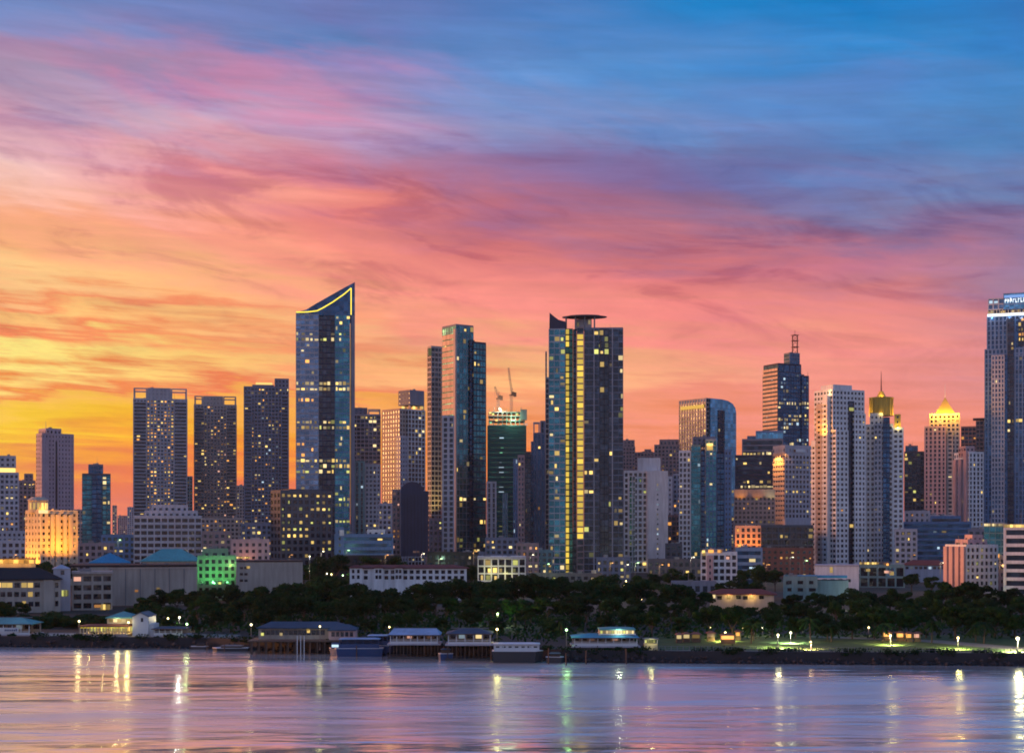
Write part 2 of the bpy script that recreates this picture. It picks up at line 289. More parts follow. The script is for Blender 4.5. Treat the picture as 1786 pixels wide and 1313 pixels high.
LW, LH = .78, .66      # a lit room shows through part of its opening: curtains, blinds and furniture hide the rest
LS = ((.78,.66),(.5,.66),(.92,.5),(.78,.8),(.95,.85),(.6,.45),(.85,.6),(.42,.8))
STY = dict(grid=(.42, .40, .35), punched=(.52, .52, .3), bands=(.46, .0, .4), ribs=(.12, .46, .45), curtain=(.2, .09, .16), slabs=(.22, .14, .5), frame=(.2, .2, .5))
class Building:
    """a building standing at distance Y whose front spans photo columns x0..x1; with xc it is turned so a flank shows between the corner xc and the outer column"""
    def __init__(s, name, label, Y, x0, x1, xc=None, rel=0, dep=None, flank='L', cat='building', group=None, base=GZ):
        k0, k1 = (x0-CX)/F, (x1-CX)/F; s.Y = Y; s.base = base
        if xc is None:
            a = radians(rel)-atan((k0+k1)/2); s.O = (k0*Y, Y); s.a = a
            s.w = (k1*Y-s.O[0])/(cos(a)-k1*sin(a)); s.d = dep or min(max(s.w*.8, 10), 32)
        else:
            kc = (xc-CX)/F; C = (kc*Y, Y)
            if flank == 'L':
                a = radians(rel)-atan(kc); s.O = C; s.w = (k1*C[1]-C[0])/(cos(a)-k1*sin(a))
                s.d = (C[0]-k0*C[1])/(sin(a)+k0*cos(a))
            else:
                a = radians(-rel)-atan(kc); s.w = (C[0]-k0*C[1])/(cos(a)-k0*sin(a)); s.O = (C[0]-s.w*cos(a), C[1]-s.w*sin(a))
                s.d = (C[0]-k1*C[1])/(sin(a)+k1*cos(a))
            if dep: s.d = dep
        s.a = a; s.root = empty(name, (s.O[0], s.O[1], base), a); tag(s.root, label, cat, group); s.n = 0
    def world(s, x, y): return s.O[0]+x*cos(s.a)-y*sin(s.a), s.O[1]+x*sin(s.a)+y*cos(s.a)
    def lx(s, px, yo=0):
        k = (px-CX)/F; ox, oy = s.world(0, yo); return (k*oy-ox)/(cos(s.a)-k*sin(s.a))
    def lz(s, py, x=0, y=0): return CH-(py-HY)*s.world(x, y)[1]/F-s.base
    def pix(s, x, y, z):
        X, Y = s.world(x, y); return CX+F*X/Y, HY-(z+s.base-CH)*F/Y
    def vol(s, px0=None, px1=None, top=0, bot=None, style='grid', wall='grey', glass='glass_dark', fh=3.4, bay=3.2, yo=0, dep=None, lit=(), p=.05, kinds='yyaw',
            panes=False, side_p=None, bh=None, pw=None, e=None, parapet=1.0, roof=True, back=True):
        x0 = 0 if px0 is None else s.lx(px0, yo); x1 = s.w if px1 is None else s.lx(px1, yo); dep = dep or s.d
        xm = (x0+x1)/2; z1 = s.lz(top, xm, yo); z0 = 0 if bot is None else s.lz(bot, xm, yo)
        nf = max(1, round((z1-z0)/fh)); f = (z1-z0)/nf; nb = max(1, round((x1-x0)/bay)); b = (x1-x0)/nb; nd_ = max(1, round(dep/bay)); bd = dep/nd_
        kb, kp, ke = STY[style]; e = ke if e is None else e
        bh = kb*f if bh is None else bh; pw = kp*b if pw is None else pw
        y0, y1 = yo, yo+dep; wm = 'wall_'+wall
        MB().box(x0+e, x1-e, y0+e, y1-e, z0, z1-.25).build('glazing', glass, s.root)
        m = MB()
        for j in range(nf+1):
            zc = z0+j*f; lo = zc-bh/2 if j else zc; hi = zc+bh/2 if j < nf else z1
            m.box(x0+.06, x1-.06, y0+.06, y1-.06, lo, hi)
        if pw > 0:
            for i in range(nb+1):
                c = x0+i*b; l, r = (c-pw/2, c+pw/2) if 0 < i < nb else ((c, c+pw*.7) if i == 0 else (c-pw*.7, c))
                m.box(l, r, y0, y0+e+.1, z0, z1-.02)
                if back: m.box(l, r, y1-e-.1, y1, z0, z1-.02)
            for i in range(1, nd_):
                c = y0+i*bd
                m.box(x0, x0+e+.1, c-pw/2, c+pw/2, z0, z1-.02); m.box(x1-e-.1, x1, c-pw/2, c+pw/2, z0, z1-.02)
        else:
            for cx_ in (x0, x1-.9):
                for cy_ in (y0, y1-.9): m.box(cx_, cx_+.9, cy_, cy_+.9, z0, z1-.02)
        if parapet:
            t = .3; zt = z1+parapet
            m.box(x0+.06, x1-.06, y0+.06, y0+.06+t, z1-.01, zt).box(x0+.06, x1-.06, y1-.06-t, y1-.06, z1-.01, zt)
            m.box(x0+.06, x0+.06+t, y0+.36, y1-.36, z1-.01, zt-.01).box(x1-.06-t, x1-.06, y0+.36, y1-.36, z1-.01, zt-.01)
        m.build('wall', wm, s.root)
        if roof and x1-x0 > 8 and dep > 8:
            rr = random.Random(int(x1*100)+nf)
            if rr.random() < .5: a, c = rr.uniform(x0+2, x1-3), rr.uniform(y0+2, y1-4); MB().tube((a, c, z1), (a, c, z1+rr.uniform(3, 8)), .12, .05).build('aerial', 'steel', s.root)
            if rr.random() < .45: a, c = rr.uniform(x0+3, x1-3), rr.uniform(y0+3, y1-4); MB().cone(a, c, z1-.01, z1+rr.uniform(1.6, 2.8), 1.2, 1.2, 10).build('water_tank', 'wall_concrete', s.root)
            for _ in range(2):
                a, c = rr.uniform(x0+2, x1-5), rr.uniform(y0+2, y1-5); MB().box(a, a+rr.uniform(1.5, 3), c, c+rr.uniform(1.5, 3), z1-.01, z1+rr.uniform(.8, 2.2)).build('rooftop_unit', 'steel', s.root)
        # windows that show one by one: the lit rooms, and every pane where the panes are large enough
        rnd = random.Random(int(abs(s.O[0])*10)+nf*31+nb); ww, wh = max(.5, b-pw-.08), max(.5, f-bh-.06); cnt = 0
        for j in range(nf):
            zc = z0+(j+.5)*f
            for i in range(nb):
                xc = x0+(i+.5)*b; px, py = s.pix(xc, y0, zc); pr, kd = p, kinds
                for (a0, b0, a1, b1, q, kk) in lit:
                    if a0 <= px <= a1 and b0 <= py <= b1: pr, kd = q, kk; break
                if rnd.random() < pr: mt = 'lit_'+rnd.choice(kd)
                elif panes and cnt < 300: mt = 'glass_window'
                else: continue
                if not (px > -15 and px < 1801): continue
                cnt += 1
                k_ = mt[:4] == 'lit_' and mt != 'lit_t'
                lw_, lh_ = rnd.choice(LS) if k_ else (1, 1); sx_ = rnd.uniform(-.5, .5)*(1-lw_)*ww
                link('window', pane_mesh(ww*lw_, wh*lh_, mt), s.root, loc=(xc+sx_, y0+e-(.035 if k_ else .03), zc-(1-lh_)*wh*.3))
        sp = p*.6 if side_p is None else side_p
        if sp > 0:
            left_seen = s.pix(x0, y1, 0)[0] < s.pix(x0, y0, 0)[0]-1; right_seen = s.pix(x1, y1, 0)[0] > s.pix(x1, y0, 0)[0]+1
            for seen, X, rz in ((left_seen, x0+e-.03, -pi/2), (right_seen, x1-e+.03, pi/2)):
                if not seen: continue
                wd = max(.5, bd-pw-.08)
                for j in range(nf):
                    for i in range(nd_):
                        if rnd.random() < sp: link('window', pane_mesh(wd*LW, wh*LH, 'lit_'+rnd.choice(kinds)), s.root, loc=(X, y0+(i+.5)*bd, z0+(j+.5)*f), rz=rz)
        return s
    def box(s, name, px0, px1, top, bot, mat, yo=0, dep=None):
        x0, x1 = s.lx(px0, yo), s.lx(px1, yo); xm = (x0+x1)/2
        z0 = 0 if bot is None else s.lz(bot, xm, yo)
        return MB().box(x0, x1, yo, yo+(dep or s.d), z0, s.lz(top, xm, yo)).build(name, mat, s.root)
    def pt(s, px, py, yo=0):
        x = s.lx(px, yo); return (x, yo, s.lz(py, x, yo))
    def tubes(s, name, mat, segs, r, yo=0, n=5):
        m = MB()
        for (a, b, c, d) in segs: m.tube(s.pt(a, b, yo), s.pt(c, d, yo), r, n=n)
        return m.build(name, mat, s.root)
    def wins(s, cells, size, yo=0, mat='glass_window'):
        """single windows at photo positions (px, py, material key)"""
        for (px, py, k) in cells:
            x, y, z = s.pt(px, py, yo)
            link('window', pane_mesh(size[0], size[1], ('lit_'+k) if k else mat), s.root, loc=(x, yo-.02, z))
    def flood(s, px, py, color, power, yo=-8, spot=110, aim=None, r=.4):
        p = s.pt(px, py, yo); f = MB().box(-.5, .5, -.3, .3, -.5, -.05).build('floodlight', 'steel', s.root, loc=p)
        a = s.pt(*aim) if aim else (p[0], 0, p[2]+14)
        lamp_light('floodlight_beam', s.root, (p[0], p[1], p[2]+.1), color, power, r, spot, a)
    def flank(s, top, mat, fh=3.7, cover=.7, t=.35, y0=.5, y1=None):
        """matte floor-high panels down the left flank, added to show the sunset glow"""
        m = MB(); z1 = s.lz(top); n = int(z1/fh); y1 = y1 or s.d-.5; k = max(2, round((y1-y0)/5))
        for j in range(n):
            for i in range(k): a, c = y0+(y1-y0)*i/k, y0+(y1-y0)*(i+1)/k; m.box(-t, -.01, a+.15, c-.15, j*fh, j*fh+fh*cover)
        m.build('flank_sun_panels', mat, s.root, kind='stuff')  # added panels with the orange sunlight put into their colour
# ================================================================== setting: river, ground, lawn, embankment
def bankY(px):                                     # distance of the water's edge along photo column px
    pts = [(-900, 1121), (0, 1127), (360, 1130), (520, 1137), (860, 1147), (1000, 1154), (1786, 1160), (2700, 1166)]
    for (a, p), (b_, q) in zip(pts, pts[1:]):
        if a <= px <= b_: py = p+(q-p)*(px-a)/(b_-a); break
    else: py = pts[0][1] if px < 0 else pts[-1][1]
    return CH*F/(py-HY)
def bankpt(px, off=0): Y = bankY(px)+off; return ((px-CX)/F*bankY(px), Y)
BPX = [-900, 0, 360, 520, 860, 1000, 1786, 2700]
def sheet(name, pts, z, mat):
    me = bpy.data.meshes.new(name); me.from_pydata([(x, y, z) for x, y in pts], [], [tuple(range(len(pts)))]); me.update(); me.materials.append(MATS[mat])
    o = link(name, me, kind='structure'); return o
def groundmat():
    m, nt, p, out = newmat('ground'); N, L = nt.nodes, nt.links
    tc = N.new('ShaderNodeTexCoord'); n = N.new('ShaderNodeTexNoise'); n.inputs['Scale'].default_value = .03; n.inputs['Detail'].default_value = 8; L.new(tc.outputs['Object'], n.inputs[0])
    r = N.new('ShaderNodeValToRGB'); L.new(n.outputs[0], r.inputs[0]); r.color_ramp.elements[0].position = .4; r.color_ramp.elements[0].color = (.012,.018,.01,1); r.color_ramp.elements[1].position = .6; r.color_ramp.elements[1].color = (.03,.03,.028,1)
    L.new(r.outputs[0], p.inputs['Base Color']); p.inputs['Roughness'].default_value = .95
groundmat()
def lawnmat():
    m, nt, p, out = newmat('lawn'); N, L = nt.nodes, nt.links
    tc = N.new('ShaderNodeTexCoord'); n = N.new('ShaderNodeTexNoise'); n.inputs['Scale'].default_value = .5; n.inputs['Detail'].default_value = 8; L.new(tc.outputs['Object'], n.inputs[0])
    r = N.new('ShaderNodeValToRGB'); L.new(n.outputs[0], r.inputs[0]); r.color_ramp.elements[0].position = .35; r.color_ramp.elements[0].color = (.02,.06,.008,1); r.color_ramp.elements[1].position = .65; r.color_ramp.elements[1].color = (.045,.1,.015,1)
    L.new(r.outputs[0], p.inputs['Base Color']); p.inputs['Roughness'].default_value = .95
lawnmat()
def watermat():
    m, nt, p, out = newmat('river_water'); N, L = nt.nodes, nt.links
    tc = N.new('ShaderNodeTexCoord')
    def nz(sx, sy, det, dist=0, rough=.55):
        mp = N.new('ShaderNodeMapping'); mp.inputs['Scale'].default_value = (sx, sy, 1); L.new(tc.outputs['Object'], mp.inputs[0])
        n = N.new('ShaderNodeTexNoise'); n.inputs['Scale'].default_value = 1; n.inputs['Detail'].default_value = det; n.inputs['Roughness'].default_value = rough; n.inputs['Distortion'].default_value = dist
        L.new(mp.outputs[0], n.inputs[0]); return n.outputs[0]
    a = nz(.05, .16, 3, .4); b_ = nz(.012, .05, 3, .3); c = nz(.35, .8, 3)
    def mul(x, k):
        q = N.new('ShaderNodeMath'); q.operation = 'MULTIPLY'; L.new(x, q.inputs[0]); q.inputs[1].default_value = k; return q.outputs[0]
    def add(x, y):
        q = N.new('ShaderNodeMath'); L.new(x, q.inputs[0]); L.new(y, q.inputs[1]); return q.outputs[0]
    h = add(add(mul(a, WAVE_A), mul(b_, WAVE_B)), mul(c, WAVE_C))
    bp = N.new('ShaderNodeBump'); bp.inputs['Strength'].default_value = 1; bp.inputs['Distance'].default_value = 1; L.new(h, bp.inputs['Height'])
    L.new(bp.outputs[0], p.inputs['Normal'])
    p.inputs['Base Color'].default_value = (.85, .85, .83, 1); p.inputs['Metallic'].default_value = WATER_M; p.inputs['Roughness'].default_value = WATER_R; rg = N.new('ShaderNodeMapRange'); L.new(nz(.006, .03, 5, .8), rg.inputs[0]); rg.inputs[1].default_value = .35; rg.inputs[2].default_value = .65; rg.inputs[3].default_value = WATER_R*.55; rg.inputs[4].default_value = WATER_R*1.35; L.new(rg.outputs[0], p.inputs['Roughness']); p.inputs['IOR'].default_value = 1.6
    p.inputs['Specular IOR Level'].default_value = .5
WAVE_A, WAVE_B, WAVE_C, WATER_R = .42, 1.0, .012, .24
WATER_M = .78     # metallic share put in so the river mirrors the sky more brightly
watermat()
edge = [bankpt(p) for p in BPX]; edge = [(-6000, edge[0][1]+120)]+edge+[(6000, edge[-1][1]-40)]
sheet('river', [(-6000, -600), (6000, -600)]+[(x, y+3) for x, y in reversed(edge)], 0, 'river_water')
sheet('ground', [(x, y+.3) for x, y in edge]+[(6000, 12000), (-6000, 12000)], GZ, 'ground')
m = MB()
for (x0, y0), (x1, y1) in zip(edge, edge[1:]):
    b0 = len(m.v); prof = [(0, -2), (0, GZ+.18), (.9, GZ+.18), (.9, -2)]
    for (x, y) in ((x0, y0), (x1, y1)): m.v += [(x, y+dy, z) for dy, z in prof]
    m.f += [(b0, b0+4, b0+5, b0+1), (b0+1, b0+5, b0+6, b0+2), (b0+2, b0+6, b0+7, b0+3)]
m.build('embankment', 'wall_black', kind='structure')
lawn = [bankpt(p, 5) for p in (1130, 1300, 1500, 1786, 2100)]
sheet('lawn', lawn+[(x+6, y+52) for x, y in reversed(lawn)], GZ+.02, 'lawn')
wallmat('path_paving', (.24,.21,.17), .9, .25, .3)
sheet('riverside_path', [bankpt(p, 1.0) for p in (1130, 1500, 1786, 2100)]+[bankpt(p, 4.6) for p in (2100, 1786, 1500, 1130)], GZ+.012, 'path_paving')
sheet('lawn_path', [(115, 318+9), (125, 318+9), (108, 356), (78, 371), (76, 368), (101, 352)], GZ+.04, 'path_paving')
sheet('paved_bank', [bankpt(p, 1.0) for p in (-400, 0, 300, 400)]+[bankpt(p, 16) for p in (400, 300, 0, -400)], GZ+.012, 'path_paving')

# boulders and rubble at the foot of the embankment
rr = random.Random(31); m = MB()
for i in range(1500):
    px = rr.uniform(-60, 1850); x, y = bankpt(px, -rr.random()*1.6); s_ = rr.uniform(.2, .75); b0 = len(m.v); z = rr.uniform(-.2, .5 if rr.random() < .8 else 1.6)
    base = [(1,0,0),(0,1,0),(-1,0,0),(0,-1,0),(0,0,1),(0,0,-1)]
    m.v += [(x+q[0]*s_*rr.uniform(.6,1.4), y+q[1]*s_*.8, z+q[2]*s_*rr.uniform(.5,1)) for q in base]
    m.f += [(b0+a, b0+b_, b0+4) for a, b_ in ((0,1),(1,2),(2,3),(3,0))]+[(b0+b_, b0+a, b0+5) for a, b_ in ((0,1),(1,2),(2,3),(3,0))]
tag(m.build('riprap', 'wall_black'), 'dark boulders heaped along the foot of the embankment', 'rocks', kind='stuff')
# ================================================================== the towers, left to right
TW = 'towers of the skyline'
AMB, GRN = (1, .36, .012), (.25, 1, .3)
def crown_frame(b, px0, px1, top, low, r=.55, dep=None, mat='wall_grey'):
    """open pergola frame standing on a flat roof"""
    d = dep or b.d-2; m = MB(); x0, x1 = b.lx(px0), b.lx(px1); zt, zl = b.lz(top), b.lz(low)
    for x in (x0+.5, x1-.5):
        for y in (.7, d): m.box(x-r, x+r, y-r, y+r, zl, zt-r)
    m.box(x0, x1, .2, .2+2*r, zt-r, zt+r).box(x0, x1, d-r, d+r, zt-r, zt+r)
    m.box(x0, x0+2*r, .2+2*r, d-r, zt-r, zt+r-.02).box(x1-2*r, x1, .2+2*r, d-r, zt-r, zt+r-.02)
    m.build('roof_frame', mat, b.root)
def antenna(b, px, py0, py1, r=.35, yo=6, mat='steel'):
    m = MB(); p, q = b.pt(px, py0, yo), b.pt(px, py1, yo); m.tube(p, q, r, r*.3); m.build('antenna', mat, b.root)

b = Building('apartment_tower', 'grey apartment tower cut by the left edge, amber light under its roof', 900, -34, 33, cat='tower', group=TW)
b.vol(None, None, 826, style='grid', wall='lavender', fh=3.3, bay=3.0, p=.1, lit=[(0,850,22,960,.3,'yaw')], panes=False)
b.vol(-20, 28, 797, 815, style='punched', wall='lavender', yo=3, dep=14, p=0); b.box('roof_light', -4, 27, 816, 825, 'lit_y', 3.4, 12)
b.vol(-30, 46, 928, style='punched', wall='lavender', yo=-12, dep=11, p=.1, fh=3.2, bay=2.8)

b = Building('apartment_tower', 'small stepped brown tower just right of the edge tower', 1050, 33, 62, cat='tower', group=TW)
b.vol(None, None, 840, style='grid', wall='brown', fh=3.2, bay=3, p=.1); b.vol(42, 58, 828, 840, style='punched', wall='brown', yo=3, dep=8, p=0)
b.wins([(54,847,'y'),(57,847,'y')], (2.6,2), 0.3)

b = Building('office_tower', 'plain brownish tower with a thin mast rising behind the amber-lit block', 1200, 63, 129, xc=73, rel=22, cat='tower', group=TW)
b.vol(None, None, 758, style='ribs', wall='mauve', glass='glass_dark', fh=3.6, bay=2.8, p=.0, bh=2.0, pw=2.0, e=.2, side_p=0)
b.vol(80, 107, 749, 758, style='punched', wall='mauve', yo=4, dep=16, p=0); b.vol(73, 86, 768, yo=-1.2, dep=4, style='punched', wall='mauve', p=0, bay=2.5, pw=1.9)
b.box('dark_band', 97, 100, 770, 900, 'glass_dark', -.12, 1); antenna(b, 80, 752, 735, .4)  # dark glass band standing just proud of the wall

b = Building('amber_lit_building', 'old block floodlit bright amber with a round lantern on its roof', 700, 44, 136, xc=70, rel=28, cat='building')
b.vol(None, None, 893, style='punched', wall='cream', fh=3.1, bay=3.2, p=.3, kinds='aay', lit=[(70,890,90,980,.15,'a')], panes=True, side_p=.15)
x = (b.lx(66)+b.lx(94))/2
m = MB(); m.cone(x, 8, b.lz(893)-.1, b.lz(872), 4.6, 4.6, 14).cone(x, 8, b.lz(872), b.lz(866), 5.2, 3.0, 14); m.build('roof_lantern', 'wall_cream', b.root)
for i in range(7):
    a = pi+.25+i*(pi-.5)/6; link('window', pane_mesh(1.1, 3.2, 'lit_y'), b.root, loc=(x+4.63*cos(a), 8+4.63*sin(a), b.lz(882)), rz=a+pi/2)
b.box('roof_sign', 68, 84, 889, 895, 'lit_w', -.6, .4)
for px in (90, 99, 112, 122): xx = b.lx(px); MB().box(xx-.9, xx+.9, -1.0, .1, 0, b.lz(897)).build('pilaster', 'wall_cream', b.root)
for px, pw_ in ((90, 22000), (100, 16000), (122, 22000)): b.flood(px, 976, AMB, pw_*1.6, -14, 80, (px, 928, 0))
p = (-5.5, 6, 1.0)
for k in (5, 15, 26):
    yy = b.d*k/30; lamp_light('floodlight_beam', b.root, (-9, yy, 1), AMB, 34000, .4, 110, (0, yy, 12))
lamp_light('lantern_glow', b.root, (x, 1.5, b.lz(892)+.5), AMB, 1500, .4)

b = Building('glass_tower', 'dark teal glass tower with a smaller rooftop block, standing alone', 1000, 143, 193, cat='tower', group=TW)
b.vol(None, None, 828, style='curtain', wall='dark', glass='glass_teal', fh=3.6, bay=2.6, p=.03, kinds='wyy', lit=[(180,830,193,920,.4,'wwy'),(143,885,160,925,.15,'wy')])
b.vol(154, 180, 812, 828, style='curtain', wall='slate', glass='glass_navy', yo=3, dep=14, p=0); b.vol(160, 178, 828, 945, style='curtain', wall='navy', glass='glass_navy', yo=-1, dep=4, p=0, parapet=0)

def condo(label, Y, x0, x1, top, roof, pent, wall, lit, p, kinds='yaay', bayw=3.0, fh=3.1):
    b = Building('apartment_tower', label, Y, x0, x1, cat='tower', group=TW)
    b.vol(None, None, roof, style='grid', wall=wall, glass='glass_dark', fh=fh, bay=bayw, lit=lit, p=p, kinds=kinds, bh=1.45, pw=1.1)
    w = x1-x0
    for c in (.13, .87):   # corner balcony stacks
        b.vol(x0+w*(c-.13)+.3, x0+w*(c+.13)-.3, roof+4, style='bands', wall=wall, yo=-1.3, dep=4, fh=fh, bay=3, p=p*.5, bh=1.0, parapet=.4, e=.8, back=False)
    b.vol(pent[0], pent[1], top+1.5, roof, style='punched', wall=wall, yo=.8, dep=b.d-6, p=0, parapet=.5, bh=3, pw=2.2)
    crown_frame(b, x0+1, pent[0]-.5, top+1, roof, mat='wall_'+wall); crown_frame(b, pent[1]+.5, x1-1, top+1, roof, mat='wall_'+wall)
    return b
condo('broad grey tower with open roof frame, two columns of lit flats', 1250, 232, 327, 676, 697, (257, 298), 'grey', [(253,690,273,885,.7,'yaa'),(285,690,308,885,.6,'yaa'),(273,690,285,885,.25,'ya')], .12)
condo('narrower brown-grey tower with open roof frame, second of the pair', 1300, 338, 413, 690, 707, (354, 389), 'sand', [(340,715,412,740,.22,'ya'),(345,745,410,930,.28,'yaawp')], .15)
b = Building('apartment_tower', 'dark apartment tower with a glowing yellow strip on its roof', 1250, 425, 504, cat='tower', group=TW)
b.vol(None, None, 676, style='grid', wall='slate', glass='glass_dark', fh=3.1, bay=3, p=.24, kinds='wyyac', bh=1.15, pw=.9)
b.vol(479, 504, 662, 676, style='punched', wall='slate', yo=.5, dep=18, p=0); b.vol(425.5, 440, 690, yo=-1.2, dep=4, style='bands', wall='slate', fh=3.1, bh=1.1, p=.05, back=False)
b.vol(490, 503.5, 690, yo=-1.2, dep=4, style='bands', wall='slate', fh=3.1, bh=1.1, p=.05, back=False)
b.box('roof_block', 440, 478, 671, 676, 'wall_slate', 2, 14); b.box('roof_light_strip', 446, 475, 667, 670.6, 'lit_y', 2, 1.2); b.wins([(495,702,'c'),(499,702,'c')], (2.6,1.2))

# ---- slanted tower
b = Building('slanted_roof_tower', 'tallest blue glass tower with slanted roof edged by a yellow light line', 1050, 516, 619, cat='tower', group=TW, dep=34)
rows = [(553,569,592,577,.5,'w'),(516,578,612,597,.42,'wwg'),(553,612,600,628,.35,'w'),(516,662,612,684,.78,'wwy'),(516,692,546,702,.9,'a'),(516,728,612,752,.8,'wwgy'),
        (516,765,560,800,.18,'a'),(585,753,600,775,.4,'w'),(516,800,612,826,.82,'ygyw'),(582,868,614,884,.85,'wg'),(582,905,614,916,.7,'wg')]
b.vol(516, 556, 548, style='curtain', wall='grey', glass='glass_blue', fh=4.1, bay=3.1, bh=1.3, lit=rows, p=.06, kinds='wya', parapet=0, roof=False)
b.vol(556, 584, 548, style='curtain', wall='navy', glass='glass_dark', fh=4.1, bay=3.0, lit=rows, p=.02, yo=1.6, dep=30, parapet=0, roof=False)
b.vol(584, 610.5, 548, style='curtain', wall='blue', glass='glass_teal', fh=4.1, bay=3.0, lit=rows, p=.06, kinds='wyg', parapet=0, roof=False)
b.box('corner_fin', 612.5, 619, 548, None, 'wall_slate', .2, 33); b.box('corner_stripe', 610.9, 612.2, 590, 900, 'wall_gold', -.1, .8)  # gold-coloured stripe down the corner
prof = [(516,550),(619,550),(619,492),(600,502),(575,516),(552,529),(534,540),(516,545)]
m = MB(); m.prism([(b.lx(x), b.lz(y, b.lx(x), 0)) for x, y in prof], .1, 2.2); m.build('roof_screen', 'glass_navy', b.root)
m = MB(); m.prism([(b.lx(x), b.lz(y, b.lx(x), 0)) for x, y in prof], 31, 33.5); m.build('roof_screen', 'wall_brown', b.root)
m = MB(); m.box(b.lx(520), b.lx(617), 2.3, 30.9, b.lz(549)-1, b.lz(548)); m.build('roof', 'wall_slate', b.root)
path = [(516.5,544.5),(537,544),(553,542),(563,537),(580,527),(600,513),(612.3,502.5),(612.3,549)]
b.tubes('roof_light_line', 'strip_yellow', [(*path[i], *path[i+1]) for i in range(len(path)-1)], .42, -.45)

b = Building('office_block', 'dark broad office block with a lit top floor under the slanted tower', 800, 472, 580, xc=489, rel=26, cat='building')
b.vol(None, None, 858, style='grid', wall='dark', glass='glass_dark', fh=3.7, bay=3.6, p=.2, kinds='gyyy', lit=[(489,860,580,874,.95,'y'),(489,885,580,965,.42,'gyy')], panes=True, side_p=.03)
b.box('roof_block', 505, 560, 853, 858, 'wall_dark', 4, 12)

b = Building('apartment_tower', 'narrow grey tower with a roof portal squeezed right of the slanted tower', 1150, 615, 664, cat='tower', group=TW)
b.vol(None, None, 724, style='slabs', wall='grey', fh=3.3, bay=3.2, p=.1, kinds='wyc', lit=[(617,724,664,765,.3,'yw')]); b.vol(617, 641, 713, 724, style='punched', wall='slate', yo=2, dep=14, p=0)
crown_frame(b, 642, 663.5, 714, 724, .5)
b = Building('apartment_tower', 'slim pale green ribbed tower in front of the narrow portal tower', 1060, 618, 664, cat='tower', group=TW)
b.vol(618, 636, 806, style='ribs', wall='teal', fh=3.3, bay=3.4, p=.04, kinds='wc', dep=20); b.vol(636.4, 664, 812, style='grid', wall='grey', fh=3.3, bay=3.2, p=.08, kinds='wy', yo=2, dep=20)

b = Building('apartment_tower', 'pale gridded tower glowing orange on its flank, blue block on the roof', 1100, 666, 742, xc=697, rel=40, cat='tower', group=TW)
b.vol(None, None, 716, style='grid', wall='sand', fh=3.5, bay=3.1, p=.05, kinds='yw', side_p=.03, panes=True)
b.vol(712, 741.5, 716, style='frame', wall='white', fh=3.5, bay=3.4, yo=-1.4, dep=5, p=.08, kinds='yw', panes=True, parapet=.4)
b.vol(698, 711, 762, style='punched', wall='lavender', fh=3.5, bay=3, yo=-1.2, dep=5, p=.03); b.vol(715, 740, 683, 707, style='punched', wall='slate', glass='glass_dark', yo=4, dep=14, p=0, bh=3, pw=2.6)
for px in (716, 739): b.box('roof_column', px-1, px+1, 707, 716, 'wall_sand', 5, 2)
b.wins([(703,711,'y'),(708,711,'a'),(722,711,'y'),(730,711,'y'),(736,711,'y')], (2.8,2.2), 1.5)

b = Building('round_top_building', 'dark windowless tower with an arched top', 850, 699, 747, cat='building')
pts = [(699,970),(747,970),(747,856),(739,856),(738,850),(733,845),(727,841),(719,839.5),(711,841),(705,845),(700,850),(699,856)]
m = MB(); m.prism([(b.lx(x), max(0, b.lz(y))) for x, y in pts], 0, b.d); m.build('wall', 'wall_navy', b.root)
for i in range(1, 8): x = b.w*i/8; MB().box(x-.12, x+.12, -.15, .05, 0, b.lz(862)).build('rib', 'wall_black', b.root)
pass; b.wins([(723,962,'p'),(729,962,'p')], (1.5,1.2))
b = Building('apartment_block', 'dim reddish block pressed against the arched dark tower', 860, 684, 698.5, cat='building')
b.vol(None, None, 856, style='grid', wall='brown', fh=3.3, bay=2.6, p=.12, kinds='ap', lit=[(684,925,699,935,.9,'a')])

b = Building('slim_tower', 'slim yellowish slab tower left of the orange-lit glass tower', 1000, 745, 771, xc=752, rel=30, cat='tower', group=TW)
b.vol(None, None, 606, style='slabs', wall='sand', glass='glass_dark', fh=3.5, bay=3.2, p=.0, side_p=.0, bh=1.1, pw=.5)
b.box('roof_sign', 747, 752.5, 607, 620, 'lit_g', -.5, .4)
for z in (5, 60): pass
b.flood(748, 935, (1, .75, .2), 42000, -13, 40, (758, 850, 0)); b.flood(770, 935, (1, .7, .15), 30000, -13, 34, (768, 850, 0))
b = Building('low_block', 'dark low block at the foot of the slim yellowish slab tower', 905, 748, 772, cat='building')
b.vol(None, None, 906, style='grid', wall='slate', fh=3.4, bay=3, p=.12, kinds='wyg')

b = Building('glass_tower', 'tall teal glass tower with an orange-lit flank and stepped top', 950, 771, 848, xc=795, rel=34, cat='tower', group=TW)
lt = [(795,626,848,634,.7,'yw'),(795,728,815,736,.9,'y'),(795,865,848,885,.35,'yw'),(795,900,848,912,.5,'y'),(795,940,848,955,.4,'yg')]
b.vol(795, 826, 569, style='curtain', wall='slate', glass='glass_teal', fh=3.9, bay=2.9, lit=lt, p=.03, kinds='wy', side_p=.01, bh=.35, roof=False)
b.vol(826, 848, 599, style='curtain', wall='navy', glass='glass_teal', fh=3.9, bay=2.9, lit=lt, p=.03, kinds='wy', yo=-2.2, dep=b.d*.8)
b.vol(820, 828, 594, 940, style='curtain', wall='black', glass='glass_navy', fh=3.9, bay=2.9, p=0, yo=-1.2, dep=6, parapet=.3)
b.flank(572, 'wall_sunset_orange', 3.9, .8); b.box('corner_pier', 794, 797, 573, None, 'wall_sand', -.6, 2.5); b.wins([(823,575,'y')], (2.4,3.2))
b = Building('slim_tower', 'slim lavender ribbed tower at the foot of the teal glass tower', 890, 771, 793, cat='tower', group=TW)
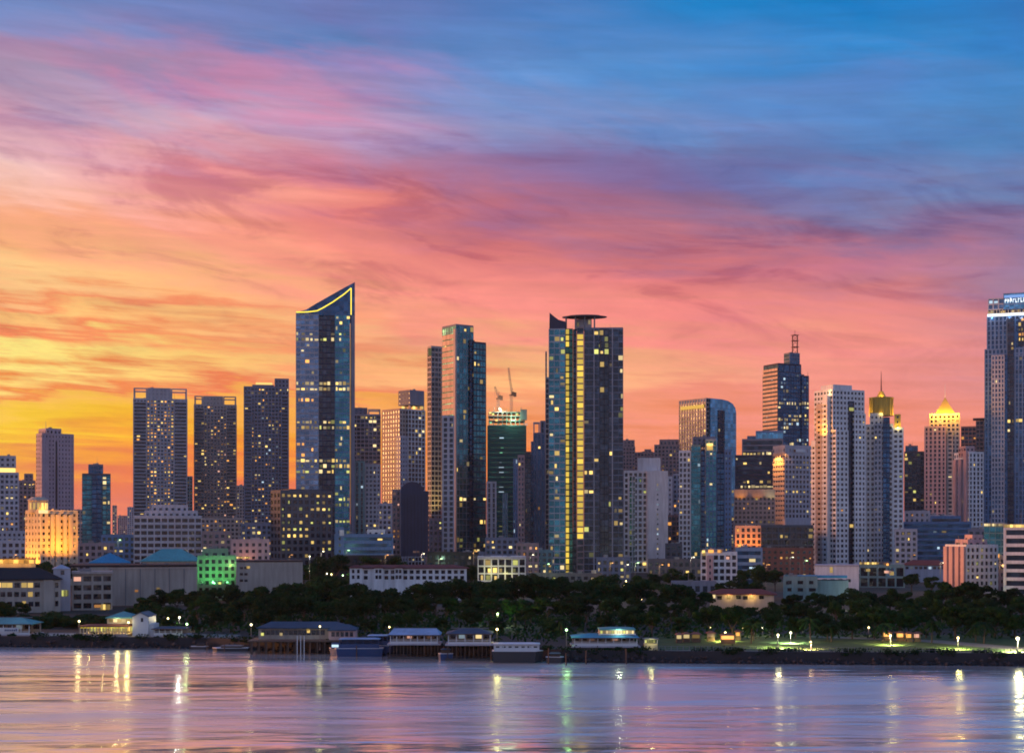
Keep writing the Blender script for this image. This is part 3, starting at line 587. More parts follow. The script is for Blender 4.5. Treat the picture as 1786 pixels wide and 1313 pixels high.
b.vol(None, None, 727, style='ribs', wall='lavender', fh=3.3, bay=3.4, p=.02, kinds='wc', dep=14, bh=1.0, pw=1.5)

# ---- tower under construction
b = Building('unfinished_tower', 'green-netted tower under construction with two cranes and work lights', 1050, 850, 918, cat='tower', group=TW)
b.vol(None, None, 742, style='bands', wall='net', glass='glass_green', fh=3.6, bay=4, p=0, parapet=0, bh=2.6, e=.25, lit=[(874,760,880,860,.75,'ec'),(895,770,899,830,.4,'c'),(874,915,880,945,.7,'g')])
b.vol(876, 886, 860, style='ribs', wall='teal', glass='glass_blue', fh=3.6, bay=2.2, yo=-.8, dep=3, p=.05, kinds='ce', parapet=.2); b.vol(895, 903, 800, style='ribs', wall='blue', glass='glass_blue', fh=3.6, bay=2.2, yo=-.8, dep=3, p=.05, kinds='c', parapet=.2)
m = MB(); rr = random.Random(4)
for k, py in enumerate((742, 734, 726, 719)):
    a, c = b.lx(851+rr.uniform(0, 3)), b.lx(917+rr.uniform(-2, 3)); z = b.lz(py); m.box(a, c, .5, b.d-1, z, z+.45)
    for i in range(9):
        if k < 3: x = a+.6+(c-a-1.2)*i/8; m.box(x-.3, x+.3, .9, 1.5, z+.45, z+3.1)
for i in range(14): x = rr.uniform(0, b.w-1); m.box(x, x+.25, .6+rr.random()*3, .9+rr.random()*3+.3, b.lz(719)+.4, b.lz(719)+rr.uniform(1, 4.5))
m.box(b.lx(908), b.lx(919), -.6, 4, b.lz(732), b.lz(714)); m.build('open_floors', 'wall_concrete', b.root)
b.wins([(855,720,'y'),(860,722,'g'),(872,713,'w'),(874,716,'w'),(866,733,'y'),(878,731,'g'),(884,733,'e'),(889,735,'y'),(896,733,'e'),(906,733,'e'),(902,722,'g'),(856,737,'e'),(870,738,'e')], (1.6,1.2), .3)
b.wins([(918,740,'p')], (2,1.6), -.8); lamp_light('work_light', b.root, b.pt(872, 712, -2), (.85,1,.7), 7000, .4); lamp_light('work_light', b.root, b.pt(895, 730, -3), (.5,1,.6), 5000, .4)
def lattice(m, p, q, w, seg, r=.11):
    p, q = Vector(p), Vector(q); d = (q-p).normalized(); u = d.orthogonal().normalized()*w; v = d.cross(u).normalized()*w; L_ = (q-p).length; n = max(2, int(L_/seg))
    cs = [u+v, u-v, -u-v, -u+v]
    for c in cs: m.tube(p+c, q+c, r, n=4)
    for i in range(n):
        a, e_ = p+d*(L_*i/n), p+d*(L_*(i+1)/n)
        for k in range(4): m.tube(a+cs[k], e_+cs[(k+1) % 4], r*.7, n=3)
def crane(label, px, base, cab, tip, back):
    Y = 1056; x, _, zb = at(px, base, Y); z = at(px, cab, Y)[2]
    r = empty('tower_crane', (x, Y, zb)); tag(r, label, 'crane', 'cranes on the unfinished tower'); h = z-zb
    m = MB(); lattice(m, (0,0,0), (0,0,h), .7, 2.2); m.build('mast', 'steel', r)
    m = MB(); m.box(-1.6, 1.6, -1.4, 1.4, h, h+.7).box(.4, 2, -1.5, -.1, h+.7, h+2.8).box(back[0], back[0]+2.2, -1, 1, h-.8, h+2.4); m.box(min(0, back[0]), max(0, back[0]), -.5, .5, h+.7, h+1.1); m.build('cab', 'wall_rust', r)
    t = at(tip[0], tip[1], Y); tp = (t[0]-x, 0, t[2]-zb); m = MB(); lattice(m, (.3,0,h+.8), tp, .45, 2.0, .09); jib = m.build('jib', 'steel', r)
    m = MB(); ap = (back[0]*.5, 0, h+5.5); m.tube((0,0,h+.8), ap, .15).tube(ap, (tp[0]*.95, 0, h+(tp[2]-h)*.95), .05).tube(ap, (back[0]+1, 0, h+2), .06); m.tube(tp, (tp[0], 0, tp[2]-9), .05); m.build('cable', 'steel', jib)
crane('taller tower crane with a steep raised jib on the unfinished tower', 892, 724, 690, (887, 641), (1.5, 0))
crane('shorter tower crane on the unfinished tower, left of the taller one', 869, 716, 696, (863, 674), (1.2, 0))

b = Building('slim_tower', 'slim pale ribbed tower below the unfinished tower, beside the teal glass', 930, 848.5, 866, cat='tower', group=TW)
b.vol(None, None, 842, style='ribs', wall='lavender', fh=3.3, bay=3.2, p=.02, kinds='y', dep=14)
b = Building('slim_tower', 'lower pinkish slim tower with balconies between the unfinished tower and the yellow-striped tower', 930, 903, 926, cat='tower', group=TW)
b.vol(903, 915, 796, style='grid', wall='pink', fh=3.3, bay=2.4, p=.04, kinds='yw', dep=16); b.vol(915.3, 926, 790, style='curtain', wall='dark', fh=3.3, bay=2.4, p=.03, dep=16, yo=1)
b = Building('slim_tower', 'slim stepped dark tower with an open roof corner, left of the yellow-striped tower', 960, 926, 954, cat='tower', group=TW)
b.vol(930, 951, 757, style='ribs', wall='slate', glass='glass_navy', fh=3.4, bay=2.6, p=.02); b.vol(926, 931, 770, style='curtain', wall='slate', glass='glass_navy', fh=3.4, p=0, yo=1.5, dep=14, parapet=.2)
b.vol(942, 951, 736, 757, style='ribs', wall='slate', yo=.5, dep=10, p=0); crown_frame(b, 930, 941.5, 737, 757, .4)
b = Building('balcony_tower', 'thin strip of orange-lit balconies peeking out behind the yellow-striped tower', 1000, 951, 962, cat='tower', group=TW)
b.vol(None, None, 660, style='slabs', wall='sand', fh=3.5, bay=3, p=.05, dep=12); b.vol(951, 954, 615, style='slabs', wall='sand', fh=3.5, bay=2, p=.1, dep=6, yo=2)

# ---- yellow-striped tower
b = Building('striped_light_tower', 'broad dark glass tower with two yellow light columns and a flat roof canopy', 850, 957, 1087, cat='tower', group=TW, dep=36)
TL = [(957,588,985,608,.55,'gy'),(975,610,990,660,.35,'gy'),(1044,575,1062,645,.5,'ygg'),(957,934,990,942,.85,'y'),(1044,968,1060,990,.5,'yg'),(1078,620,1090,700,.05,'w')]
b.vol(957, 986, 574, style='curtain', wall='grey', glass='glass_teal', fh=3.75, bay=2.9, lit=TL, p=.12, kinds='gyyw', bh=.7, parapet=.3, roof=False)
b.vol(986.5, 999, 573, style='curtain', wall='black', glass='glass_green', fh=3.75, bay=2.1, p=.0, yo=1.0, dep=10, lit=[(989.5,575,995.5,1003,.985,'t')], kinds='y', bh=.7, parapet=0, roof=False)
b.vol(999.5, 1005.5, 574, style='curtain', wall='black', glass='glass_dark', fh=3.75, bay=2.1, p=0, yo=1.6, dep=10, parapet=0, roof=False)
b.vol(1006, 1018, 571, style='slabs', wall='brown', glass='glass_dark', fh=3.75, bay=4.1, p=.0, yo=-.6, dep=10, lit=[(1006,577,1018,940,.985,'t')], bh=.8, pw=.4, e=.3, parapet=.3, roof=False)
b.vol(1018.5, 1087, 574, style='curtain', wall='slate', glass='glass_dark', fh=3.75, bay=2.9, lit=TL, p=.09, kinds='gygyw', bh=.5, pw=.14)
b.vol(1046, 1062, 574, style='curtain', wall='black', glass='glass_dark', fh=3.75, bay=2.7, lit=TL, p=.03, kinds='gy', yo=-.5, dep=3, bh=.3, parapet=.2); 
for px in (1036, 1068): x = b.lx(px); MB().box(x-.2, x+.2, -.8, .1, 0, b.lz(573)).build('mullion', 'wall_lavender', b.root)
fin = [(958,576),(986,576),(986,561),(974,557.5),(966,551.5),(958.5,545)]
m = MB(); m.prism([(b.lx(x), b.lz(y)) for x, y in fin], .3, 14); m.build('roof_fin', 'wall_navy', b.root)
x0, x1, zc = b.lx(980), b.lx(1059), b.lz(549.5)
m = MB(); n = 28; cx, cy = (x0+x1)/2, 11
disc = [(cx+(x1-x0)/2*cos(2*pi*i/n), cy+7.5*sin(2*pi*i/n)) for i in range(n)]; disc2 = [(cx+(x1-x0)*.36*cos(2*pi*i/n), cy+5*sin(2*pi*i/n)) for i in range(n)]
m.plate(disc, zc, zc+.35).plate(disc2, zc+.34, zc+1.1); cano = m.build('roof_canopy', 'wall_dark', b.root)
for px in (987, 1003.5, 1020, 1037):
    for y in (7, 15): x = b.lx(px); MB().tube((x, y, b.lz(574)), (x, y, zc), .45).build('canopy_column', 'steel', cano)
b.box('roof_block', 1005, 1032, 557, 574, 'wall_lavender', 12, 8); b.wins([(1008,566,'w'),(1028,562,'w')], (1.4,2.5), 11.9)
b.box('entrance_canopy', 962, 1075, 1000, 1001.5, 'wall_slate', -4, 4); b.wins([(968,1003,'y'),(975,1003,'y'),(982,1003,'y'),(1046,990,'y')], (2.2,2.2), -.1)

# ---- between the yellow-striped tower and the round-shouldered tower
for (lab, Y, x0, x1, top, pent, w) in (('low purple tower with a flared roof just right of the yellow-striped tower', 1300, 1086, 1108, 780, (1087, 1107, 769), 'brown'),
        ('squat purple tower behind the white blank-walled tower', 1350, 1106, 1146, 790, (1124, 1136, 785), 'brown'), ('dark purple tower with amber windows right of the white blank-walled tower', 1280, 1141, 1186, 777, (1150, 1184, 768), 'brown')):
    b = Building('apartment_tower', lab, Y, x0, x1, cat='tower', group=TW)
    b.vol(None, None, top, style='grid', wall=w, fh=3.3, bay=3.2, p=.1, kinds='aay'); b.vol(pent[0], pent[1], pent[2], top, style='punched', wall='brown', yo=2, dep=12, p=0)
b = Building('blank_wall_tower', 'white tower with a blank right wall and green glass strips', 930, 1088, 1165, cat='tower', group=TW)
b.vol(1088, 1129, 823, style='frame', wall='white', glass='glass_green', fh=3.6, bay=3.0, p=.03, kinds='wg', panes=True, dep=22, roof=False, bh=1.3, pw=1.15)
b.vol(1097, 1108, 830, style='frame', wall='white', glass='glass_green', fh=3.6, bay=2.2, p=.03, kinds='g', yo=-.5, dep=2, parapet=.2)
b.box('blank_wall', 1129, 1165, 821, None, 'wall_white', -2, 26); b.vol(1112, 1152, 801, 821, style='punched', wall='white', yo=4, dep=12, p=0, bh=4, pw=3)
b.wins([(1147,845+i*8.6,'w' if i in (0, 6, 9, 13) else ('c' if i % 3 == 1 else None)) for i in range(16)], (.9,1.1), -2)
b.wins([(1091,987,'w'),(1076+18,985,'y'),(1124,983,'y'),(1097,983,'w')], (2.2,1.8), -2.2)
b = Building('apartment_tower', 'narrow pale stepped block between the white blank-walled tower and the teal ribbed tower', 1000, 1164, 1188, cat='tower', group=TW)
b.vol(1164, 1173, 833, style='punched', wall='white', fh=3.4, bay=3, p=.0); b.vol(1173.4, 1188, 828, style='grid', wall='lavender', fh=3.4, bay=3, p=.06, kinds='a', yo=1)
b.vol(1164, 1187, 900, yo=-6, dep=6, style='slabs', wall='brown', fh=3.4, bay=3, p=.1, kinds='a')

# ---- round-shouldered tower
b = Building('round_shoulder_tower', 'blue glass tower with one rounded top shoulder and a lit roof strip', 1250, 1184, 1282, xc=1231, rel=44, cat='tower', group=TW)
b.vol(1231, 1238, 694.6, style='ribs', wall='sand', glass='glass_dark', fh=3.8, bay=3.4, p=0, side_p=.05, kinds='yw', bh=.8, pw=1.3, roof=False, parapet=.4)
zz = lambda y: b.lz(y)
pts = [(1237,900),(1282,900),(1282,716),(1280.5,708),(1276,701),(1268,696.5),(1258,694.5),(1237,694)]
m = MB(); m.prism([(b.lx(x), zz(y)) for x, y in pts], -1.5, b.d-1); m.build('glazing', 'glass_sky', b.root)
b.vol(1253, 1264, 716, style='curtain', wall='navy', glass='glass_dark', fh=3.8, bay=2.8, p=.03, kinds='cw', yo=-2.1, dep=3, parapet=.2)
m = MB()
for j in range(int((zz(698)-zz(899))/3.8)): z = zz(899)+j*3.8; m.box(b.lx(1237)-.1, b.lx(1282)-(0 if z < zz(716) else 7), -1.62, -1.4, z, z+.18)
m.build('floor_line', 'wall_blue', b.root); MB().box(-.5, .1, 2, b.d*.92, zz(711), zz(705)).build('roof_light_strip', 'lit_t', b.root); MB().box(.3, 1, .5, b.d*.98, zz(700), zz(695)).build('roof_screen', 'wall_blue', b.root)
b = Building('teal_ribbed_tower', 'pale and teal ribbed tower with an amber lamp near its stepped top', 940, 1184, 1276, cat='tower', group=TW)
b.vol(1184, 1205, 788, style='grid', wall='white', fh=3.4, bay=2.7, p=.05, kinds='yw', panes=True, bh=1.2, pw=1.0); b.vol(1205.4, 1222, 778, style='curtain', wall='teal', glass='glass_teal', fh=3.4, bay=2.4, p=.05, kinds='yc', yo=1)
b.vol(1222.4, 1230, 786, style='curtain', wall='navy', glass='glass_navy', fh=3.4, bay=2.4, p=0, yo=2.5, dep=18); b.vol(1230.4, 1250, 768, style='frame', wall='blue', glass='glass_teal', fh=3.4, bay=2.5, p=.04, kinds='cw', yo=-1)
b.vol(1250.4, 1263, 790, style='curtain', wall='navy', glass='glass_navy', fh=3.4, bay=2.4, p=.01, yo=2.5, dep=18); b.vol(1263.4, 1276, 786, style='punched', wall='blue', fh=3.4, bay=2.6, p=.04, kinds='cy', panes=True)
b.vol(1208, 1248, 764, 778, style='punched', wall='slate', yo=5, dep=12, p=0); b.wins([(1238,777,'y'),(1238,781,'y')], (4,3), -1.1); lamp_light('facade_lamp', b.root, b.pt(1238, 776, -3), AMB, 1200, .3)
b.wins([(1278,857,'y'),(1278,880,'w'),(1278,905,'y'),(1278,945,'w')], (1.2,1.6), -.5)

# ---- stepped glass, antenna tower
b = Building('antenna_tower', 'navy office tower with lit floors and a lattice mast on the roof', 1350, 1330, 1411, xc=1357, rel=36, cat='tower', group=TW)
la = [(1357,660,1370,668,.8,'c'),(1357,672,1411,682,.55,'cw'),(1357,700,1411,706,.9,'w'),(1357,706,1411,714,.35,'wc'),(1357,724,1411,732,.85,'wy'),(1357,738,1411,750,.55,'wc'),(1357,762,1411,778,.5,'wc')]
b.vol(1357, 1398, 650, style='curtain', wall='navy', glass='glass_navy', fh=3.9, bay=2.9, lit=la, p=.05, kinds='c', side_p=.05, parapet=0, roof=False, bh=.6)
b.vol(1357.3, 1397.5, 636, 650, style='curtain', wall='navy', glass='glass_navy', fh=7, bay=6, p=0, dep=b.d*.95, side_p=0, yo=.3); b.vol(1398.3, 1411, 657, style='curtain', wall='navy', glass='glass_navy', fh=3.9, bay=2.9, lit=la, p=.05, kinds='c', yo=-1, dep=20, bh=.6)
b.vol(1377, 1395, 617, 636, style='curtain', wall='slate', glass='glass_navy', yo=5, dep=9, p=0, fh=4)
m = MB(); p, q = Vector(b.pt(1386.5, 617, 9)), Vector(b.pt(1386.5, 585, 9)); lattice(m, p, q, 2.3, 4, .28); m.tube(q, q+Vector((0,0,5)), .2)
for t in (.35, .7, 1): z = p.z+(q.z-p.z)*t; m.box(p.x-3, p.x+3, 6.2, 11.8, z, z+.4)
m.build('lattice_mast', 'wall_rust', b.root); b.flank(638, 'wall_sunset_orange', 3.9, .6); antenna(b, 1409, 657, 648, .3)
b = Building('stepped_glass_building', 'stepped dark glass block with bright floor bands below the antenna tower', 1200, 1282, 1366, cat='building')
ls = [(1294,784,1350,794,.92,'yw'),(1282,832,1350,842,.3,'y'),(1282,845,1350,850,.8,'w')]
b.vol(1282, 1366, 795, style='bands', wall='navy', glass='glass_dark', fh=4, bay=3.2, lit=ls, p=.04, kinds='yw', bh=1.2); b.vol(1294, 1366, 767, 795, style='bands', wall='slate', glass='glass_dark', fh=4, bay=3.2, lit=ls, p=.02, bh=1, yo=2, dep=24)
b.vol(1318, 1366, 753, 767, style='curtain', wall='blue', glass='glass_sky', fh=6, bay=3.2, p=0, yo=4, dep=18); b.vol(1303, 1318, 762, 767, style='curtain', wall='slate', glass='glass_navy', p=0, yo=5, dep=12)
b = Building('gridded_tower', 'pale grid-fronted tower with a glowing orange flank and a small rooftop sign', 1050, 1348, 1418, xc=1369, rel=34, cat='tower', group=TW)
b.vol(None, None, 793, style='grid', wall='lavender', fh=3.6, bay=3.0, p=.06, kinds='wwy', lit=[(1385,806,1410,816,.6,'y'),(1370,852,1418,862,.3,'y')], panes=True, side_p=.02, parapet=0, roof=False)
b.vol(1369, 1417.6, 778, 793, style='punched', wall='lavender', bh=3.6, pw=2.6, fh=5, p=0, parapet=.6); b.box('sign_panel', 1384, 1404, 783, 788.5, 'paint_white', -.5, .4); b.box('sign_mark', 1384.4, 1388, 783.6, 788, 'wall_rust', -.7, .15)
b.box('blank_base', 1369.5, 1417.5, 905, None, 'wall_lavender', -.8, 4)
b.flood(1371, 788, AMB, 6000, -3, 90, (1369, 800, 0)); lamp_light('flank_fill', b.root, (-6, b.d*.5, b.lz(790)), (1,.42,.08), 40000, .4, 110, (0, b.d*.5, b.lz(825))); b.flank(782, 'wall_sunset_orange', 3.6, .6)
b = Building('office_block', 'broad low grid block lit warm along its cornice below the stepped glass', 1000, 1280, 1352, cat='building')
b.vol(None, None, 866, style='grid', wall='sand', fh=3.3, bay=2.9, p=.1, kinds='ya', lit=[(1320,905,1352,915,.8,'y')], panes=True); b.box('cornice', 1280.5, 1351.5, 853, 866, 'wall_sand', -.4, 20)
b.flood(1292, 872, AMB, 2600, -6, 90, (1292, 858, -.4)); b.flood(1320, 872, AMB, 1600, -6, 90, (1322, 858, -.4)); b.flood(1345, 872, (1,.85,.4), 1600, -6, 90, (1345, 858, -.4))
b = Building('amber_lit_building', 'small cube-shaped block floodlit deep orange', 900, 1282, 1329, cat='building')
b.vol(None, None, 919, style='frame', wall='cream', glass='glass_dark', fh=3.6, bay=3.5, p=.15, kinds='a', lit=[(1294,922,1308,950,.05,'a')], panes=True, pw=1.4, bh=1.3)
for px in (1287, 1303, 1322): b.flood(px, 958, (1,.24,.02), 9000, -7, 100, (px, 930, 0))
b.wins([(1297,952,'w'),(1301,953,'w'),(1290,951,'y')], (2,1.4), -.4)
b = Building('office_block', 'dark wide office block with a reddish base left of the white stepped towers', 860, 1327, 1419, cat='building')
b.vol(None, None, 918, style='grid', wall='dark', fh=3.6, bay=3.3, p=.06, kinds='egy', panes=True, bh=.9, pw=.5)
b.vol(1327, 1418, 958, yo=-14, dep=13.5, style='punched', wall='rust', fh=3.3, bay=3.2, p=.1, kinds='ay')

# ---- white stepped towers
b = Building('white_stepped_tower', 'tall white stepped tower with many square windows and an orange-lit flank', 900, 1420, 1510, xc=1452, rel=40, cat='tower', group=TW)
b.vol(1452, 1508, 681, style='grid', wall='white', fh=3.25, bay=2.9, p=.01, kinds='w', parapet=.6, side_p=.015, bh=1.6, pw=1.3, roof=False, panes=True)
b.vol(1453, 1486, 674, 681, style='punched', wall='white', yo=1.5, dep=12, p=0, bh=2.6, pw=2.2)
b.vol(1458, 1480, 751, style='grid', wall='white', fh=3.25, bay=3.4, yo=-3.2, dep=4, p=.01, panes=True, bh=1.5, pw=1.5, parapet=.5, back=False)
b.vol(1480.5, 1490, 700, style='curtain', wall='navy', glass='glass_dark', fh=3.25, bay=3, yo=-.6, dep=2, p=.08, kinds='gy', parapet=.2); b.vol(1490.5, 1510, 722, style='grid', wall='white', fh=3.25, bay=3.1, yo=-2.2, dep=4, p=.02, panes=True, bh=1.5, pw=1.4, parapet=.5, back=False)
for (fr, to, top) in ((.12, .38, 690), (.42, .72, 704), (.76, .99, 768)):   # bays stepping down the flank
    y0, y1 = b.d*fr, b.d*to; zt = b.lz(top, 0, y0); m = MB(); m.box(-2.4, -.05, y0, y1, 0, zt)
    for j in range(int(zt/3.25)): m.box(-2.75, -2.39, y0-.2, y1+.2, j*3.25, j*3.25+1.5)
    m.build('flank_bay', 'wall_sand' if fr == .42 else 'wall_white', b.root)
    for j in range(int(zt/3.25)-1): link('window', pane_mesh((y1-y0)*.4, 1.3, 'glass_window'), b.root, loc=(-2.42, (y0+y1)/2, j*3.25+2.4), rz=-pi/2)
lamp_light('flank_fill', b.root, (-9, b.d*.22, b.lz(760)), AMB, 12000, .5, 120, (0, b.d*.3, b.lz(720))); lamp_light('roof_lamp', b.root, (-1.5, 2, b.lz(684)), (1,.75,.3), 400, .3)  # flank lamp added in place of the sunlight that neighbours block
b = Building('gold_drum_tower', 'white stepped tower crowned by a gold-lit drum and tall spire', 920, 1510, 1576, cat='tower', group=TW)
b.vol(1510, 1558, 742, style='grid', wall='white', fh=3.25, bay=2.9, p=.03, kinds='yw', panes=True, bh=1.5, pw=1.3); b.vol(1517, 1540, 723, 742, style='punched', wall='white', fh=3.25, bay=3, yo=1, dep=12, p=.05)
b.vol(1524, 1538, 740, style='grid', wall='lavender', fh=3.25, bay=2.7, yo=-2, dep=3, p=.04, kinds='yw', parapet=.4, back=False); b.vol(1540, 1552, 728, style='curtain', wall='navy', glass='glass_navy', fh=3.25, bay=2.6, yo=-.8, dep=3, p=.02, parapet=.2)
b.vol(1557, 1576, 748, style='grid', wall='white', fh=3.25, bay=2.9, yo=-1.2, dep=18, p=.06, kinds='gyw', panes=True, bh=1.5, pw=1.3)
b.vol(1560, 1571, 723, 748, style='punched', wall='gold', yo=1, dep=6, p=.2, kinds='y', parapet=.3)
x, y = (b.lx(1515)+b.lx(1559))/2, 9; r = (b.lx(1559)-b.lx(1515))/2
m = MB(); m.cone(x, y, b.lz(724), b.lz(694), r*.93, r*.93, 20).cone(x, y, b.lz(694), b.lz(692), r, r, 20).cone(x, y, b.lz(692)-.05, b.lz(681), r*.42, r*.16, 12); drum = m.build('roof_drum', 'wall_gold', b.root)
for i in range(20): a = 2*pi*(i+.5)/20; MB().box(x+r*.95*cos(a)-.25, x+r*.95*cos(a)+.25, y+r*.95*sin(a)-.25, y+r*.95*sin(a)+.25, b.lz(724), b.lz(694.2)).build('drum_column', 'wall_gold', drum)
m = MB(); m.tube((x, y, b.lz(682)), (x, y, b.lz(646)), .5, .12); m.build('spire', 'wall_rust', drum)
for dx, dy, pw_ in ((-r-3, -3, 3500), (r+3, -3, 3000), (0, -r-1, 300)): lamp_light('drum_light', b.root, (x+dx, y+dy, b.lz(722)), (1,.66,.1), pw_, .4)
lamp_light('drum_light', b.root, (x, y-5, b.lz(690)), (1,.7,.1), 900, .3); lamp_light('turret_light', b.root, (b.lx(1566), -2, b.lz(745)), (1,.75,.15), 900, .3)
b = Building('podium_building', 'plain white podium block in front of the white stepped towers', 660, 1421, 1498, cat='building')
b.box('wall', 1421, 1498, 986, None, 'wall_white', 0, 14); b.box('parapet', 1420.5, 1498.5, 984.5, 987, 'wall_lavender', -.3, 14.6); b.wins([(1450,991,'y'),(1450,996,'y')], (1.4,1.2)); b.wins([(1438+i*14, 1012, None) for i in range(4)], (2,1.4))
b = Building('glass_podium', 'teal glass-fronted low block with a row of amber lights on its edge', 690, 1499, 1578, cat='building')
b.vol(None, None, 988, style='frame', wall='teal', glass='glass_sky', fh=4.2, bay=4, p=.04, kinds='cy', panes=True); b.wins([(1501+i*4.3,982,'y') for i in range(8)]+[(1543,983,'a'),(1548,984,'a')], (1.0,1.0), -.3); b.box('roof_edge', 1499.5, 1552, 979.5, 985.5, 'wall_dark', .3, 3)
b.wins([(1514,994,'y'),(1546,997,'p'),(1551,997,'p')], (2,1.2), -.2)

b = Building('glass_tower', 'dark tower with scattered lit windows between the gold drum and gold pyramid towers', 1200, 1577, 1612, cat='tower', group=TW)
b.vol(None, None, 789, style='grid', wall='dark', glass='glass_dark', fh=3.4, bay=3, p=.13, kinds='yyg', bh=.8, pw=.5); b.vol(1579, 1601, 779, 789, style='curtain', wall='slate', glass='glass_navy', yo=3, dep=12, p=0)
b = Building('gold_pyramid_tower', 'pinkish ribbed tower topped by a glowing gold pyramid', 1150, 1612, 1676, cat='tower', group=TW)
b.vol(1612, 1650, 745, style='ribs', wall='pink', fh=3.5, bay=3.4, p=.05, kinds='yw', bh=1.1, pw=1.7, dep=24); b.vol(1621, 1674, 723, style='grid', wall='sand', glass='glass_dark', fh=3.5, bay=3.6, p=.12, kinds='yaw', yo=2, dep=20, lit=[(1652,728,1672,738,.9,'a')])
b.vol(1652, 1662, 752, style='bands', wall='sand', fh=3.5, yo=.6, dep=4, p=.06, parapet=.3, back=False)
x = (b.lx(1630)+b.lx(1667))/2; r = (b.lx(1667)-b.lx(1630))/2
m = MB(); m.cone(x, 11, b.lz(721.5), b.lz(706), r*1.35, r*.62, 4, pi/4).cone(x, 11, b.lz(706)-.05, b.lz(692), r*.62, .3, 4, pi/4); pyr = m.build('roof_pyramid', 'gold_leaf', b.root); m = MB(); m.tube((x, 11, b.lz(693)), (x, 11, b.lz(668)), .25, .06); m.build('spire', 'paint_white', pyr)
for dx in (-r, 0, r): lamp_light('pyramid_light', b.root, (x+dx, 11-r*1.25-2.5, b.lz(722)+.3), (1,.5,.04), 14000, .3)
b = Building('apartment_tower', 'brown cream ribbed tower below and right of the gold pyramid', 1050, 1664, 1716, xc=1690, rel=30, cat='tower', group=TW)
b.vol(1690, 1716, 790, style='ribs', wall='white', fh=3.4, bay=3.0, p=.03, side_p=.02, kinds='y', bh=1.1, pw=1.4); b.vol(1684, 1700, 780, 796, style='punched', wall='pink', yo=4, dep=10, p=0)
for fr in (.15, .5, .85): MB().box(-1.6, -.05, b.d*fr-2, b.d*fr+2, 0, b.lz(800 if fr > .3 else 786)).build('flank_bay', 'wall_pink', b.root)
b = Building('flat_roof_tower', 'dark tower with a thin projecting roof slab beside the tall blue tower', 1200, 1674, 1722, cat='tower', group=TW)
b.vol(1676, 1722, 745, style='slabs', wall='brown', fh=3.5, bay=3.2, p=.06, kinds='a'); b.vol(1702, 1722, 734, style='slabs', wall='slate', fh=3.5, bay=3.2, p=.03, yo=-1, dep=20, parapet=.2); m = MB(); m.box(b.lx(1697), b.lx(1724), -3, 18, b.lz(731.5), b.lz(730)); m.build('roof_slab', 'wall_slate', b.root)

# ---- tall blue tower at the right edge
b = Building('crown_lit_tower', 'tallest blue ribbed tower at the right edge with a white-lit crown', 1150, 1717, 1832, cat='tower', group=TW, dep=40)
kw = dict(style='ribs', glass='glass_navy', fh=3.7, p=.01, kinds='w')
b.vol(1717, 1832, 608, wall='blue', bay=3.0, bh=.7, pw=1.2, parapet=.6, roof=False, **kw); b.vol(1721, 1828, 550, 608, wall='blue', bay=3.0, bh=.7, pw=1.2, yo=1.5, dep=36, parapet=0, roof=False, **kw)
b.vol(1729, 1752, 620, wall='lavender', bay=2.4, bh=1.2, pw=1.1, yo=-1.4, dep=3, parapet=.4, **kw); b.vol(1770, 1790, 620, wall='blue', bay=3.0, bh=.5, pw=.8, yo=-1.4, dep=3, parapet=.4, **kw)
b.vol(1757, 1768, 555, style='curtain', wall='navy', glass='glass_dark', fh=3.7, bay=2.5, yo=-.3, dep=3, p=.02, kinds='w', lit=[(1757,606,1768,612,.9,'y'),(1757,728,1768,738,.95,'y')], parapet=.2)
b.vol(1776, 1786, 552, 604, style='curtain', wall='navy', glass='glass_dark', fh=3.7, bay=2.5, yo=1.2, dep=3, p=.5, kinds='ya', parapet=.2); b.wins([(1775,733,'y'),(1780,733,'y')], (2.6,2.4), -1.6)
b.box('crown_light_ring', 1722, 1827, 545.5, 550, 'strip_white', 1.2, 36); b.vol(1723, 1826, 538, 545.5, style='frame', wall='cream', glass='glass_dark', fh=3, bay=2.2, yo=2, dep=34, p=.5, kinds='wy', parapet=0, roof=False)
b.vol(1723, 1826, 519, 538, style='frame', wall='lavender', glass='glass_blue', fh=3.6, bay=4.2, yo=2, dep=34, p=.4, kinds='c', parapet=.3, roof=False)
b.vol(1750, 1800, 511, 539, style='curtain', wall='blue', glass='glass_sky', fh=4.5, bay=4, yo=.6, dep=30, p=.12, kinds='c', parapet=.2); b.box('sign_panel', 1751.5, 1798, 514, 518.5, 'strip_blue', .2, .35)
rr = random.Random(3); m = MB()
for i in range(9):
    x = b.lx(1752.5+i*4.6); z = b.lz(530); h = rr.uniform(2.2, 4.2); m.box(x, x+.45, .25, .45, z, z+h).box(x+.46, x+rr.uniform(1.1, 1.5), .25, .45, z+h*rr.choice((0, .5, .86)), z+h*rr.choice((.14, .62, 1))+.4)
m.build('crown_sign_letters', 'strip_white', b.root)
for px in (1730, 1760, 1782): lamp_light('crown_light', b.root, b.pt(px, 551, -3), (.75,.85,1), 900, .4)
